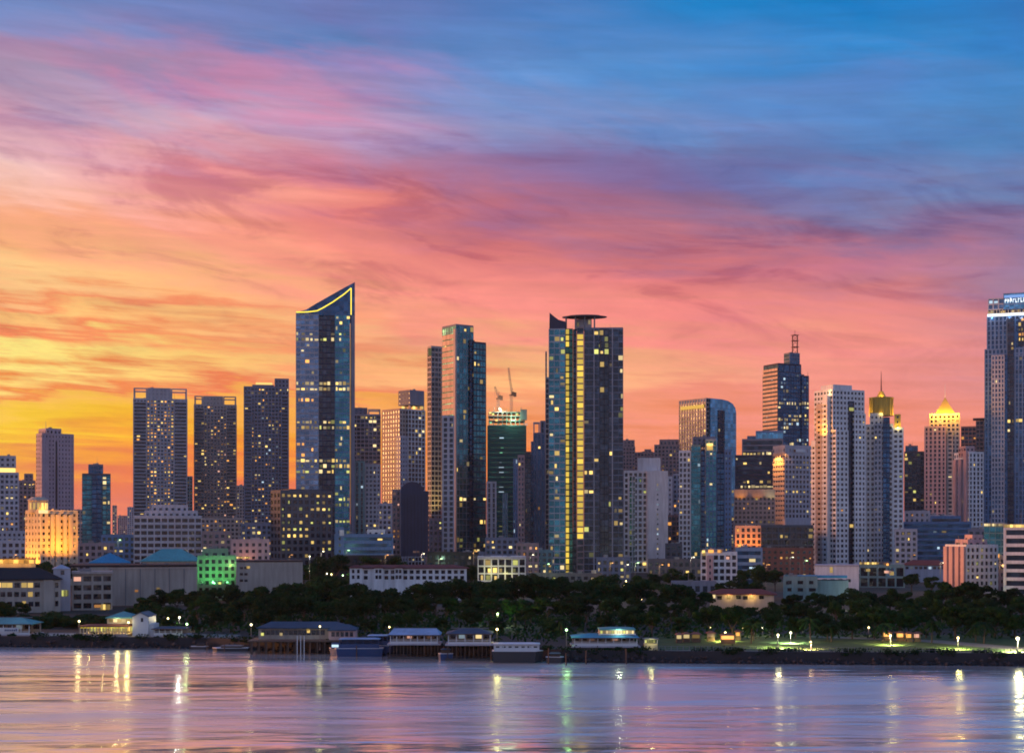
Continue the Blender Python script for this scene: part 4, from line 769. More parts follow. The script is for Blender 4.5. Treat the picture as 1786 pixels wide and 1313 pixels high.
# ================================================================== low-rise city behind the trees
def hip_on(b, px0, px1, eave, ridge, mat, dep=None, over=.7, inset=.4, yo=0, name='roof'):
    x0, x1 = b.lx(px0, yo), b.lx(px1, yo); d = dep or b.d
    return MB().hip(x0-over, x1+over, yo-over, yo+d+over, b.lz(eave, x0, yo), b.lz(ridge, x0, yo+d/2), inset).build(name, mat, b.root)
LB = 'low buildings behind the trees'
b = Building('grid_office', 'low white grid-fronted office at the foot of the broad framed tower', 800, 233, 352, cat='building', group=LB)
b.vol(None, None, 902, style='grid', wall='lavender', fh=3.6, bay=3.6, p=.02, kinds='c', panes=True, bh=1.4, pw=.7); b.vol(252, 345, 893, 902, style='punched', wall='lavender', yo=3, dep=18, p=0); b.vol(264, 328, 883, 893, style='punched', wall='lavender', yo=6, dep=12, p=0)
b = Building('low_hall', 'low hall with a bright blue hipped roof', 640, 157, 226, cat='hall', group=LB)
b.box('wall', 158, 225, 981, None, 'wall_palewall', 0, 16); hip_on(b, 157, 226, 982, 963.5, 'roof_blue', 16, .6, .55)
b = Building('low_hall', 'long low hall with a pale teal roof beside the green-lit block', 640, 246, 352, cat='hall', group=LB)
b.box('wall', 248, 350, 979, None, 'wall_palewall', 0, 18); hip_on(b, 246, 352, 979, 957, 'roof_teal', 18, .5, .5)
b = Building('exhibition_hall', 'long hall with a blank grey wall left of the green-lit block', 520, 190, 343, cat='hall', group=LB)
b.box('wall', 190, 343, 990, None, 'wall_palewall', 0, 24); b.box('roof', 120, 344, 985, 988.5, 'roof_dark', -.4, 26); b.box('fascia', 189.5, 343.5, 988.5, 991.5, 'wall_sand', -.2, .3)
for i in range(24): x = b.w*(i+.5)/24; MB().box(x-.06 if i % 4 else x-.16, x+.06 if i % 4 else x+.16, -.04 if i % 4 else -.14, .02, 0, b.lz(992)).build('wall_joint' if i % 4 else 'downpipe', 'wall_palewall' if i % 4 else 'steel', b.root)
for px in (214, 252, 290, 326): b.box('roof_vent', px-4, px+4, 981.5, 985, 'roof_grey', 8, 3)
b.wins([(238,1030,'a'),(276,1026,'y')], (1.2,.8), -.1)
b = Building('green_lit_building', 'block of flats floodlit vivid green', 560, 344, 412, cat='building')
b.vol(344, 412, 973, style='frame', wall='green', glass='glass_dark', fh=3.0, bay=2.6, p=.04, kinds='g', panes=True, bh=1.2, pw=1.1); b.vol(352, 398, 961, 973, style='punched', wall='green', yo=2, dep=9, p=0)
for px, pw_ in ((352, 1500), (372, 2600), (398, 1500)): b.flood(px, 1018, (.22,1,.3), pw_, -7, 110, (px, 990, 0))
lamp_light('yard_lamp', b.root, b.pt(402, 985, -1.5), (.9,1,.5), 200, .25); b.wins([(402,986,'g')], (.9,.9), -.2)
b = Building('warehouse', 'pale grey blank-walled warehouse right of the green-lit block', 545, 413, 528, cat='building', group=LB)
b.box('wall', 413, 528, 979, None, 'wall_palewall', 0, 20); b.box('parapet', 412.6, 528.4, 977.5, 979.4, 'roof_dark', -.25, 20.4); b.wins([(421+i*8,y,None) for i in range(2) for y in (990,1001,1012)]+[(433,989,'y')], (1.2,.9))
b = Building('apartment_block', 'small pink block with dark windows above the pale warehouse', 620, 403, 470, cat='building', group=LB)
b.vol(None, None, 944, style='punched', wall='pink', fh=3.0, bay=3, p=.05, kinds='a', panes=True); b.box('roof_tank', 437, 452, 937, 943, 'wall_sand', 3, 5); b.wins([(414+i*3.5,972,'y') for i in range(7)], (.7,.5), -.2); b.flood(430, 980, (1,.45,.2), 900, -4, 120, (432, 960, 0))
b = Building('office_block', 'low blue office with a row of white-lit windows under the slanted tower', 780, 583, 686, cat='building', group=LB)
b.vol(583, 686, 934, style='bands', wall='blue', glass='glass_navy', fh=3.6, bay=3, p=.06, kinds='wy', lit=[(595,940,650,950,.75,'w'),(583,934,686,940,.1,'y')]); b.vol(585, 600, 922, style='punched', wall='blue', yo=-1, dep=8, p=0); b.vol(640, 672, 926, 934, style='punched', wall='white', yo=3, dep=8, p=.1)
b.box('white_stair', 592, 600, 924, 934, 'wall_white', -1.2, 2)
b = Building('long_house', 'long white two-storey house with a dark red roof among trees', 560, 610, 816, cat='house', group=LB)
b.box('wall', 612, 814, 991, None, 'wall_white', 0, 11); hip_on(b, 610, 816, 991.5, 984.5, 'roof_red', 11, .6, .5)
for c0, c1 in ((610, 632), (652, 668), (688, 702)):
    b.box('gable_bay', c0, c1, 990, None, 'wall_white', -1.5, 2); hip_on(b, c0-1, c1+1, 990.5, 984.8, 'roof_red', 4, .3, .45, -1.6)
b.wins([(638+i*12,y,None) for i in range(1) for y in (997,1007)]+[(x,y,'p' if (x*7+y) % 11 == 0 else None) for x in range(674, 812, 11) for y in (997, 1007)], (1.5,1.4))
b.wins([(x,y,None) for x in (616, 625, 657, 663, 692, 698) for y in (996, 1006)], (1,1.4), -1.5)
b = Building('apartment_block', 'short white block with yellow-lit stairwells behind the trees', 600, 833, 917, cat='building', group=LB)
b.vol(833, 917, 974, style='frame', wall='white', fh=2.9, bay=2.9, p=.06, kinds='y', panes=True, lit=[(848,975,860,1014,.95,'yg'),(876,985,884,1014,.9,'y'),(894,974,904,1005,.9,'yg')]); b.box('roof_edge', 832.5, 917.5, 970.5, 974, 'wall_lavender', -.4, 12)
lamp_light('stair_light', b.root, b.pt(854, 995, -3), (1,.9,.25), 400, .3); lamp_light('stair_light', b.root, b.pt(884, 1000, -3), (1,.9,.25), 400, .3)
b = Building('apartment_block', 'white and pink flats with amber rooftop lights below the teal ribbed tower', 680, 1222, 1286, cat='building', group=LB)
b.vol(None, None, 966, style='frame', wall='white', fh=3.2, bay=3, p=.05, kinds='pw', panes=True, bh=1.2, pw=.9); b.vol(1233, 1244, 972, style='punched', wall='pink', fh=3.2, yo=-.8, dep=3, p=.05); b.wins([(1227,962,'y'),(1228,966,'y'),(1238,961,'a'),(1242,961,'a'),(1254,961,'a'),(1257,961,'a')], (1.4,1.4), -.6); b.box('roof_shed', 1226, 1262, 957, 966, 'wall_slate', .3, 6)
b = Building('office_block', 'low blue block below the orange floodlit cube', 720, 1283, 1330, cat='building', group=LB)
b.vol(None, None, 958, style='bands', wall='blue', glass='glass_navy', fh=3.5, bay=3, p=.03, kinds='wc')
b = Building('red_roof_house', 'long cream house with dark red roof and lit porch among trees', 480, 1236, 1352, cat='house', group=LB)
b.box('wall', 1238, 1350, 1036, None, 'wall_cream', 0, 10); hip_on(b, 1236, 1352, 1036.5, 1026, 'roof_red', 10, .7, .45); b.wins([(1271,1041,'y'),(1311,1041,'y'),(1244,1039,'w')], (1.4,1.3)); b.wins([(1288,1041,None),(1300,1042,None),(1328,1041,None),(1255,1042,None)], (1.6,1.2))
lamp_light('porch_lamp', b.root, b.pt(1271, 1039, -1.2), (1,.65,.2), 220, .2); lamp_light('porch_lamp', b.root, b.pt(1311, 1039, -1.2), (1,.6,.15), 300, .2)
b = Building('teal_low_building', 'low pale teal building before the white podium', 560, 1366, 1482, cat='building', group=LB)
b.vol(1366, 1426, 1009, style='punched', wall='teal', fh=3.2, bay=5, p=0, panes=True); b.box('wing', 1426, 1480, 1012, None, 'wall_teal', 2, 12); b.box('roof_edge', 1390, 1478, 1004, 1007.5, 'roof_blue', 1.5, 11); b.wins([(1416,1028,None),(1420,1028,None),(1374,1016,None)], (1.3,1.2), -.1)
b = Building('striped_office', 'wide blue office with horizontal bands between white towers and pink flats', 950, 1575, 1694, cat='building', group=LB)
b.vol(1575, 1694, 912, style='bands', wall='blue', glass='glass_navy', fh=3.6, bay=3.2, p=.07, kinds='wcy', bh=1.3, lit=[(1640,955,1694,965,.5,'ya')]); b.vol(1577, 1622, 893, 912, style='punched', wall='lavender', yo=1, dep=18, p=.2, kinds='a'); b.vol(1622.5, 1676, 902, 912, style='bands', wall='blue', yo=3, dep=14, p=0)
b = Building('red_roof_shed', 'long shed with a dark red roof in front of the striped blue office', 760, 1576, 1652, cat='shed', group=LB)
b.box('wall', 1577, 1651, 985, None, 'wall_blue', 0, 12); hip_on(b, 1576, 1652, 985, 976, 'roof_red', 12, .8, .4); b.wins([(1582+i*8,990,('c' if i % 4 == 1 else None)) for i in range(9)], (1.5,1.3))
b = Building('teal_glass_block', 'teal glass block with a lit roof line beside the striped parking block', 800, 1716, 1756, cat='building', group=LB)
b.vol(None, None, 918, style='curtain', wall='teal', glass='glass_teal', fh=3.6, bay=2.8, p=.2, kinds='egc', bh=.6); b.wins([(1718+i*3.6,915,'w') for i in range(11)], (1.0,1.3), -.3); b.box('roof_edge', 1716, 1756, 912, 917.5, 'wall_slate', .2, 3)
b = Building('pink_apartments', 'pink and white apartment block with stair turret above the trees', 620, 1648, 1741, xc=1685, rel=42, cat='building', group=LB)
b.vol(None, None, 953, style='frame', wall='white', fh=2.9, bay=2.7, p=.1, kinds='ygw', panes=True, side_p=.02, bh=1.2, pw=1.1); 
for fr in (.1, .36, .64, .9): MB().box(-1.1, -.05, b.d*fr-1.1, b.d*fr+1.1, 0, b.lz(953)).build('flank_bay', 'wall_pink', b.root)
pass; b.vol(1688, 1722, 944, 953, style='punched', wall='pink', yo=3, dep=8, p=0); b.vol(1696, 1714, 936, 944, style='punched', wall='pink', yo=4, dep=5, p=0); b.wins([(1715,942,'w')], (.8,.8), 2.8)
b = Building('parking_block', 'dark parking block with bold white horizontal bands at the right edge', 600, 1750, 1850, cat='building', group=LB)
b.vol(None, None, 921, style='bands', wall='white', glass='glass_dark', fh=3.5, bay=4, p=0, bh=1.4, e=1.2, parapet=.2); b.wins([(1754+i*5,917,'y') for i in range(7)], (1.1,1.2), .6); b.box('roof_edge', 1750, 1850, 914, 920, 'wall_sand', 1, 4)
b = Building('lit_shed', 'small dark building with an orange lamp between pink flats and parking block', 640, 1736, 1752, cat='building', group=LB)
b.vol(None, None, 972, style='punched', wall='slate', fh=3, bay=2.4, p=.05); b.wins([(1739,969,'a')], (2,1.6), -.2); lamp_light('wall_lamp', b.root, b.pt(1738, 968, -1.2), (1,.5,.1), 260, .2)
# institutional building at the left edge
b = Building('institution', 'pale three-storey institutional building with dark roof at the left edge', 470, -60, 106, cat='building', group=LB)
b.box('wall', -60, 105, 1012, None, 'wall_palewall', 0, 14); hip_on(b, -60, 105, 1012, 990, 'roof_dark', 14, .8, .5); b.box('end_bay', 76, 94, 1010, None, 'wall_palewall', -.5, 2)
b.wins([(x,1020,k) for x, k in ((-4,'y'),(7,'y'),(17,'y'),(30,None),(42,'y'),(53,'y'),(65,None))], (1.7,1.6)); b.wins([(x,1036,'y' if x == 53 else None) for x in (-7,5,17,29,41,53,65)], (1.5,1.6)); b.wins([(x,1053,None) for x in (-7,5,17,30,54,65)], (1.5,1.6)); b.wins([(42,1052,'y')], (1.2,1.6)); b.wins([(99,y,None) for y in (1020,1036,1052)], (1,1.8))
b = Building('stair_tower', 'pale stair turret joining the institution and the balcony flats', 485, 92, 124, cat='building', group=LB)
b.box('wall', 93, 123, 992, None, 'wall_lavender', 0, 8); hip_on(b, 93, 121, 992.5, 984, 'wall_lavender', 8, .2, .5); b.wins([(109,998,None)], (1.2,1.5)); b.wins([(112,1034,'g'),(115,1034,'g')], (1.6,2), -.1)
b = Building('balcony_flats', 'small flats with lit balconies beside the blank grey hall', 490, 126, 196, cat='building', group=LB)
b.vol(None, None, 1001, style='slabs', wall='palewall', glass='glass_dark', fh=3.4, bay=3.6, p=.05, kinds='a', panes=True, lit=[(128,1008,150,1020,.9,'p'),(140,1025,158,1036,.9,'y'),(138,1045,160,1066,.8,'a')], bh=1.3, pw=.7)
b.box('roof_edge', 125, 197, 996.5, 1000.5, 'wall_sand', -.8, 12); b.flood(184, 1066, (1,.7,.1), 500, -3, 120, (184, 1052, 0)); b.wins([(178+i*4,1058,'y') for i in range(4)], (.9,1.8), -.2)
b = Building('roadside_canopy', 'low amber-lit canopy along the street at the left edge', 640, -20, 62, cat='canopy', group=LB)
b.box('roof', -20, 62, 973.5, 975, 'wall_rust', 0, 8); b.box('wall', -20, 62, 975, None, 'wall_cream', 6, 1); b.wins([(-8+i*9,979,'a') for i in range(8)], (2,1.6), 5.9)
for px in (2, 26, 50): lamp_light('canopy_lamp', b.root, b.pt(px, 977, 3), (1,.5,.1), 700, .3)
# infill: small anonymous blocks that close the gaps between and below the towers
IG = 'small infill blocks between the towers'
infill = [
 ('low slate block between the amber-lit block and the blue hall', 760, 136, 200, 950, 'slate', .06, 'wy'), ('low blue-grey block with a lamp below the lone teal tower', 850, 176, 236, 935, 'blue', .05, 'yw'),
 ('dim block left of the lone teal tower', 1400, 128, 146, 890, 'sand', .1, 'ap'), ('distant hazy block right of the lone teal tower', 2400, 196, 204, 882, 'sand', .1, 'a'), ('distant hazy slab near the broad framed tower', 2600, 205, 222, 900, 'pink', .12, 'a'),
 ('distant hazy tower touching the broad framed tower', 2400, 222, 233, 885, 'lavender', .08, 'a'), ('dim teal slab in the gap right of the broad framed tower', 1400, 326, 336, 832, 'teal', .04, 'y'), ('lower block at the foot of the second framed tower', 1100, 336, 424, 905, 'sand', .16, 'yaa'),
 ('thin pale slab in the gap left of the dark yellow-strip tower', 1500, 413, 427, 848, 'sand', .04, 'y'), ('dark reddish block under the second framed tower', 800, 352, 404, 930, 'brown', .07, 'a'), ('dark block under the yellow-strip tower', 950, 420, 474, 915, 'slate', .2, 'yga'),
 ('thin dim slab between the yellow-strip tower and slanted tower', 1500, 500, 518, 870, 'slate', .05, 'y'), ('dark low block right of the dark lit-top office', 820, 578, 600, 930, 'navy', .08, 'wg'), ('small grey flats below the orange-flanked gridded tower', 980, 660, 690, 880, 'lavender', .1, 'wy'),
 ('dark block below the teal glass tower', 860, 790, 850, 965, 'slate', .12, 'gy'), ('small dark block at the foot of the unfinished tower', 860, 846, 905, 940, 'slate', .1, 'ywp'), ('low brick-coloured block left of the yellow-striped tower', 780, 900, 940, 950, 'brown', .15, 'ap'),
 ('low teal annex at the left foot of the yellow-striped tower', 800, 925, 964, 962, 'teal', .08, 'gy'), ('low annex at the right foot of the yellow-striped tower', 800, 1040, 1100, 975, 'slate', .18, 'gyw'), ('dark block below the narrow pale stepped block', 880, 1160, 1190, 950, 'dark', .05, 'a'),
 ('thin far slab between round-shouldered tower and stepped glass', 1500, 1274, 1290, 800, 'slate', .06, 'y'), ('low grey block between the white towers and striped office', 880, 1560, 1600, 925, 'lavender', .08, 'wy'), ('dark block behind the pink flats', 850, 1688, 1722, 925, 'slate', .1, 'wg'),
 ('dark low block behind the long white house', 720, 580, 700, 972, 'black', .0, 'g'), ('dark low block right of the long white house', 700, 745, 835, 966, 'black', .06, 'gw'), ('low dark shed row before the yellow-striped tower', 700, 915, 1050, 1003, 'dark', .1, 'yg'),
 ('low dark block behind the trees below the teal ribbed tower', 760, 1130, 1225, 978, 'dark', .06, 'ya'), ('low purple block behind the red-roofed house', 620, 1170, 1250, 1018, 'slate', .05, 'p'), ('dim block at the foot of the gold pyramid tower', 1000, 1608, 1665, 900, 'lavender', .1, 'ac'),
 ('tall grey block just past the right edge behind the parking block', 1000, 1842, 1905, 800, 'lavender', .06, 'wy'), ('brown tower block further past the right edge', 1150, 1915, 1985, 730, 'brown', .08, 'ya'), ('low block past the right edge beside the parking block', 640, 1858, 1960, 965, 'sand', .06, 'y'), ('slate block past the left edge beside the edge tower', 950, -110, -42, 850, 'slate', .08, 'yw'), ('low sand block past the left edge beside the institution', 500, -190, -70, 1000, 'sand', .05, 'y'),
 ('lower grey block at the left edge below the edge tower', 780, -20, 46, 945, 'lavender', .16, 'wa')]
for lab, Y, x0, x1, top, w, p, k in infill:
    b = Building('infill_block', lab, Y, x0, x1, cat='building', group=IG, dep=14)
    b.vol(None, None, top, style='grid', wall=w, fh=3.4, bay=3.2, p=p*2.2+.03, kinds=k+'w')
# low skyline far behind everything
rr = random.Random(11)
m = MB()
for i in range(260):
    Y = rr.uniform(2600, 6000); x = rr.uniform(-.5, .5)*Y; w = rr.uniform(14, 45); h = rr.uniform(8, 34)*(1.8 if rr.random() < .12 else 1); m.box(x, x+w, Y, Y+20, GZ, GZ+h)
tag(m.build('far_city', 'wall_sand'), 'hazy mass of far low buildings along the horizon', 'city', kind='stuff')

# street lights added between the low buildings to warm their facades
streets = [(24,968,660),(150,955,780),(206,938,800),(300,968,670),(352,958,700),(430,972,640),(505,968,690),(560,962,720),(604,960,740),(672,968,700),(735,966,720),(765,975,690),(826,962,650),(925,968,700),(952,984,690),(1064,982,690),(1090,985,690),(1108,982,700),(1150,985,680),(1205,972,720),(1296,962,740),(1336,985,700),(1378,972,760),(1402,978,740),(1590,968,800),(1640,982,640),(1705,972,700),(1744,985,640)]
wh = ['amber','pale','greenish']; seen = {}
def near(px): return min(NEAR, key=lambda q: abs(q[0]-px))[1]
NEAR = [(24,'the amber canopy at the left edge'),(150,'the lone teal tower'),(206,'the blue-roofed hall'),(300,'the white grid office'),(352,'the green-lit block'),(430,'the small pink block'),(505,'the dark lit-top office'),(560,'the slanted tower'),(604,'the low blue office'),(672,'the arched dark tower'),(750,'the slim yellowish slab'),(826,'the teal glass tower'),(925,'the slim stepped dark tower'),(952,'the yellow light columns'),(1064,'the yellow-striped tower'),(1100,'the white blank-walled tower'),(1150,'the narrow pale block'),(1205,'the teal ribbed tower'),(1296,'the orange floodlit cube'),(1336,'the dark reddish-based office'),(1378,'the pale gridded tower'),(1402,'the white stepped tower'),(1590,'the gold drum tower'),(1640,'the striped blue office'),(1705,'the pink flats'),(1744,'the parking block')]
for i, (px, py, Y) in enumerate(streets):
    x, _, z = at(px, py, Y); h = min(max(7, z-GZ), 22); n_ = near(px); seen[n_] = seen.get(n_, 0)+1; k = i % 3
    r = empty('added_street_light', (x, Y, GZ)); tag(r, f'{wh[k]} added street light at the foot of {n_}'+(', right one' if seen[n_] > 1 else ''), 'street light', 'added street lights between the low buildings')
    MB().cone(0, 0, 0, .5, .25, .18, 8).build('base', 'steel', r); pole = MB().tube((0,0,.4), (0,0,h), .12, .08).tube((0,0,h), (1.2,-.8,h+.3), .07).build('pole', 'steel', r); MB().box(.9, 1.7, -1.2, -.6, h+.12, h+.34).build('lamp_head', ('lit_a','bulb_white','bulb_green')[k] if k else 'stall_glow', pole)
    lamp_light('lamp_light', r, (1.3, -1.1, h-.2), ((1,.5,.12),(1,.85,.6),(.75,1,.5))[k], 2200, .4)
ordn = ['first','second','third','fourth','fifth','sixth','seventh','eighth','ninth','tenth','eleventh','twelfth','thirteenth','fourteenth','fifteenth','sixteenth','seventeenth','eighteenth','nineteenth','twentieth','last']
# ================================================================== the waterfront
def wpos(px, py, Y): return at(px, py, Y)
class Wharf:
    """a small structure whose front spans photo columns at distance Y, local x right, z up from its base height"""
    def __init__(s, name, label, Y, x0, x1, base, cat, group=None):
        a = at(x0, HY, Y)[0]; s.Y = Y; s.base = base; s.x0px = x0; s.root = empty(name, (a, Y, base)); tag(s.root, label, cat, group); s.ox = a
    def X(s, px): return (px-CX)/F*s.Y-s.ox
    def Z(s, py): return CH-(py-HY)*s.Y/F-s.base
    def part(s, name, mat, m): return m.build(name, mat, s.root)
    def wins(s, cells, size, y=-.03):
        for px, py, k in cells: link('window', pane_mesh(size[0], size[1], ('lit_'+k) if k else 'glass_window'), s.root, loc=(s.X(px), y, s.Z(py)))
WB = 'buildings and boats along the bank'
def pavilion(name, label, Y, x0, x1, ridge, eave, deck, base, roof, cols, cat, wall='paint_white', d=7, lit=None, gable=False, pontoon='hull_dark', walls=True):
    w = Wharf(name, label, Y, x0, x1, base, cat, WB); W_ = w.X(x1); ze, zr, zd = w.Z(eave), w.Z(ridge), w.Z(deck)
    rf = w.part('roof', roof, MB().hip(-.5, W_+.5, -.6, d+.6, ze, zr, .12 if gable else .4, .15)); MB().box(W_*.06, W_*.94, d/2-.12, d/2+.12, zr-.12, zr+.1).build('ridge', 'roof_grey', rf); MB().box(-.5, W_+.5, -.68, -.6, ze-.02, ze+.2).build('fascia', 'timber', rf)
    for i in range(cols+1):
        x = W_*i/cols; link('post', pane_mesh(.22, ze-zd, wall, .22), w.root, loc=(min(max(x, .15), W_-.15), .12, (ze+zd)/2))
    if walls: w.part('back_wall', 'wall_palewall', MB().box(0, W_, d-.3, d, zd, ze))
    dk_ = w.part('deck', 'wall_lavender', MB().box(-.6, W_+.6, -.6, d+.4, zd-.3, zd)); MB().box(0, W_, -.05, .05, zd+.85, zd+.95).build('railing', wall, dk_); MB().box(0, W_, -.06, -.02, zd+.02, zd+.55).build('kick_board', wall, dk_)
    if base > 1: w.part('pontoon', pontoon, MB().box(-.3, W_+.3, -.3, d, -.5, zd-.31))
    else:
        w.part('pontoon', pontoon, MB().box(-.5, W_+.5, -.4, d, -.3, .45))
        for i in range(cols*2+1): link('stilt', pane_mesh(.24, zd-.6, 'timber', .24), w.root, loc=(W_*i/(cols*2), (0, .9)[i % 2], zd/2+.1))
    if lit:
        for i in range(cols):
            if lit[i % len(lit)]: link('window', pane_mesh(W_/cols*.7, (ze-zd)*.5, lit[i % len(lit)]), w.root, loc=(W_*(i+.5)/cols, d-.34, (ze+zd)/2+.2))
    return w
Y0 = bankY(20)
w = pavilion('river_terminal', 'pale teal roofed river terminal at the left edge of the bank', Y0+6, -40, 52, 1078, 1089, 1106, GZ, 'roof_teal', 6, 'terminal', d=9, lit=['lit_c', 'glass_window', 'glass_window'])
w.part('sign_board', 'paint_white', MB().box(w.X(-2), w.X(33), -.3, -.15, w.Z(1102), w.Z(1094)))
m = MB(); rr = random.Random(5)
for i in range(7): x = w.X(9+i*3.2); m.box(x, x+.28, -.36, -.31, w.Z(1100), w.Z(1096)-rr.random()*.2)
w.part('sign_letters', 'hull_blue', m)
for x0, x1, lab in ((57, 78, 'short white wall piece beside the river terminal'), (83, 136, 'longer white wall piece left of the lit restaurant')):
    w = Wharf('parapet_wall', lab, Y0+3.5, x0, x1, GZ, 'wall', 'white parapet walls on the bank'); w.part('wall', 'paint_white', MB().box(0, w.X(x1), 0, .4, 0, w.Z(1105.5))); w.part('coping', 'wall_lavender', MB().box(-.1, w.X(x1)+.1, -.08, .48, w.Z(1105.5), w.Z(1104.6)))
# lit restaurant
w = Wharf('riverside_restaurant', 'riverside restaurant with a bright yellow arcade and white gabled wing', bankY(190)+5, 138, 264, GZ, 'restaurant', WB); X, Z = w.X, w.Z
w.part('arcade_floor', 'wall_sand', MB().box(0, X(222), -.5, 8, 0, Z(1105))); w.part('arcade_roof', 'roof_red', MB().hip(-.3, X(222)+.3, -.5, 8, Z(1093), Z(1089), .4)); w.part('back_wall', 'wall_cream', MB().box(.2, X(221), 7, 7.3, Z(1105), Z(1093)))
for i in range(15): link('column', pane_mesh(.28, Z(1094)-Z(1105), 'wall_cream', .28), w.root, loc=(.3+(X(221)-.6)*i/14, .2, (Z(1094)+Z(1105))/2))
for i in range(14): link('window', pane_mesh(X(221)/14*.6, 1.1, 'lit_g' if i % 3 else 'lit_y'), w.root, loc=((X(221))*(i+.5)/14, 6.97, (Z(1094)+Z(1105))/2))
w.part('light_string', 'strip_yellow', MB().box(.2, X(221), .02, .1, Z(1094.6), Z(1094)))
for px in (150, 175, 200, 216): lamp_light('arcade_lamp', w.root, (X(px), 3, Z(1096)), (1,.8,.25), 180, .2)
w.part('upper_wall', 'wall_cream', MB().box(X(181), X(229), 3, 9, Z(1089), Z(1079))); w.part('upper_roof', 'roof_teal', MB().hip(X(179), X(231), 2.3, 9.7, Z(1079), Z(1068), .5)); w.wins([(188+i*7.5,1083,'w' if i % 2 else 'y') for i in range(5)], (1.0,.8), 2.97); lamp_light('upper_lamp', w.root, (X(200), 1.6, Z(1081)), (1,.8,.4), 120, .2)
zg, zt = Z(1078), Z(1070)
w.part('gable_wing', 'paint_white', MB().prism([(X(229),0),(X(257),0),(X(257),Z(1076)),(X(243),Z(1069)),(X(229),Z(1076))], 1, 9)); w.part('wing_roof', 'roof_grey', MB().prism([(X(228),Z(1076)),(X(243),Z(1068.9)),(X(258),Z(1076)),(X(258),Z(1075)),(X(243),Z(1067.7)),(X(228),Z(1075))], .7, 9.3)); w.part('annex', 'paint_white', MB().box(X(257), X(264), 2, 8, 0, Z(1089))); w.wins([(246,1081,None)], (.6,1), .97)
pavilion('blue_shed', 'dark blue flat-roofed shed right of the lit restaurant', bankY(290)+6, 268, 318, 1094, 1097, 1107, GZ, 'roof_deepblue', 5, 'shed', d=8)
# timber pier with its long shed and stilts
w = Wharf('pier_shed', 'long blue-roofed pier shed on dark stilts over the water', bankY(520)-4, 434, 620, 0, 'shed', WB); X, Z = w.X, w.Z; zd = Z(1116)
w.part('deck', 'timber', MB().box(0, X(620), -2, 10, zd-.3, zd)); 
for i in range(30): link('stilt', pane_mesh(.28, zd+.4, 'timber', .28), w.root, loc=(.2+(X(620)-.4)*i/29, -1.6 if i % 2 else 1.5, (zd-.4)/2-.1))
w.part('lower_wall', 'wall_palewall', MB().box(X(447), X(600), 3, 9, zd, Z(1097))); w.part('roof', 'roof_deepblue', MB().hip(X(444), X(603), 2.2, 9.8, Z(1097), Z(1086), .4)); w.part('side_shed', 'wall_pink', MB().box(X(572), X(618), 1, 7, zd, Z(1100))); w.part('side_roof', 'roof_deepblue', MB().hip(X(570), X(620), .5, 8, Z(1100), Z(1090), .3))
w.wins([(456+i*8,1104,None) for i in range(14)], (1,1.2), 2.97); w.wins([(454,1107,'g'),(534,1099,'y'),(535,1102,'y'),(487,1107,'w')], (.7,.7), 2.9); w.wins([(580+i*8,1106,None) for i in range(5)], (.8,1.1), .97)
m = MB()
for px in (520, 526, 532): m.box(X(px), X(px)+.2, -2.2, -2, -.3, Z(1107))
w.part('mooring_post', 'paint_white', m)
def boat(name, label, Y, x0, x1, deck, cab, hullm, cabm, roofm, cat='boat', lit=None, d=3.4, bow=1):
    w = Wharf(name, label, Y, x0, x1, 0, cat, 'boats moored at the bank'); X, Z = w.X, w.Z; W_ = X(x1); zd = max(.7, Z(deck))
    pl = [(0, .4), (W_*.85, 0), (W_, d*.5), (W_*.85, d), (0, d-.4)] if bow > 0 else [(0, d*.5), (W_*.15, 0), (W_, .4), (W_, d-.4), (W_*.15, d)]
    pb = [(W_/2+(x-W_/2)*.93, d/2+(y-d/2)*.8) for x, y in pl]
    m = MB(); n = 5; m.v += [(x, y, -.4) for x, y in pb]+[(x, y, zd) for x, y in pl]; m.f += [(i, (i+1) % n, n+(i+1) % n, n+i) for i in range(n)]+[tuple(n+i for i in range(n)), tuple(reversed(range(n)))]; w.part('hull', hullm, m)
    w.part('gunwale', 'paint_white', MB().plate([(x, y) for x, y in pl], zd, zd+.12))
    (a, b_, top) = cab; a, b_, zt = X(a), X(b_), Z(top)
    for i in range(6): link('cabin_post', pane_mesh(.2, zt-zd-.24, cabm, .16), w.root, loc=(a+(b_-a)*i/5, .66, (zd+zt)/2))
    w.part('cabin_wall', cabm, MB().box(a, b_, .52, .6, zd+.12, zd+.12+(zt-zd)*.42).box(a, b_, d-.6, d-.52, zd+.12, zt-.12)); w.part('roof', roofm, MB().hip(a-.3, b_+.3, .2, d-.2, zt-.13, zt+.2, .3, .08))
    if lit: link('lantern', pane_mesh(.3, .3, lit), w.root, loc=((a+b_)/2, .4, zt-.4))
    return w
boat('long_boat', 'low dark long boat moored before the pier shed', bankY(400)-6, 368, 432, 1131, (385, 420, 1126), 'hull_dark', 'timber', 'roof_grey', bow=-1)
w = boat('ferry_boat', 'blue covered ferry boat moored right of the pier shed', bankY(615)-8, 572, 668, 1131, (592, 660, 1114), 'hull_blue', 'hull_blue', 'roof_paleblue', d=4.5, bow=-1); w.part('wheelhouse', 'hull_blue', MB().box(w.X(577), w.X(591), .6, 3.6, w.Z(1131), w.Z(1122))); w.part('windscreen', 'lit_c', MB().box(w.X(578), w.X(590), .55, .58, w.Z(1128.5), w.Z(1124)))
boat('ferry_boat', 'blue canopied boat between the ferry and the pale-roofed floating pavilion', bankY(650)-3, 636, 690, 1126, (642, 684, 1108), 'hull_blue', 'hull_blue', 'roof_paleblue', d=4)
pavilion('floating_pavilion', 'floating pavilion with a pale blue gabled roof and white railings', bankY(720)-8, 680, 764, 1097, 1108, 1122, 0, 'roof_paleblue', 7, 'pavilion', d=8, gable=True, lit=['glass_window', 'glass_window', 'lit_p'])
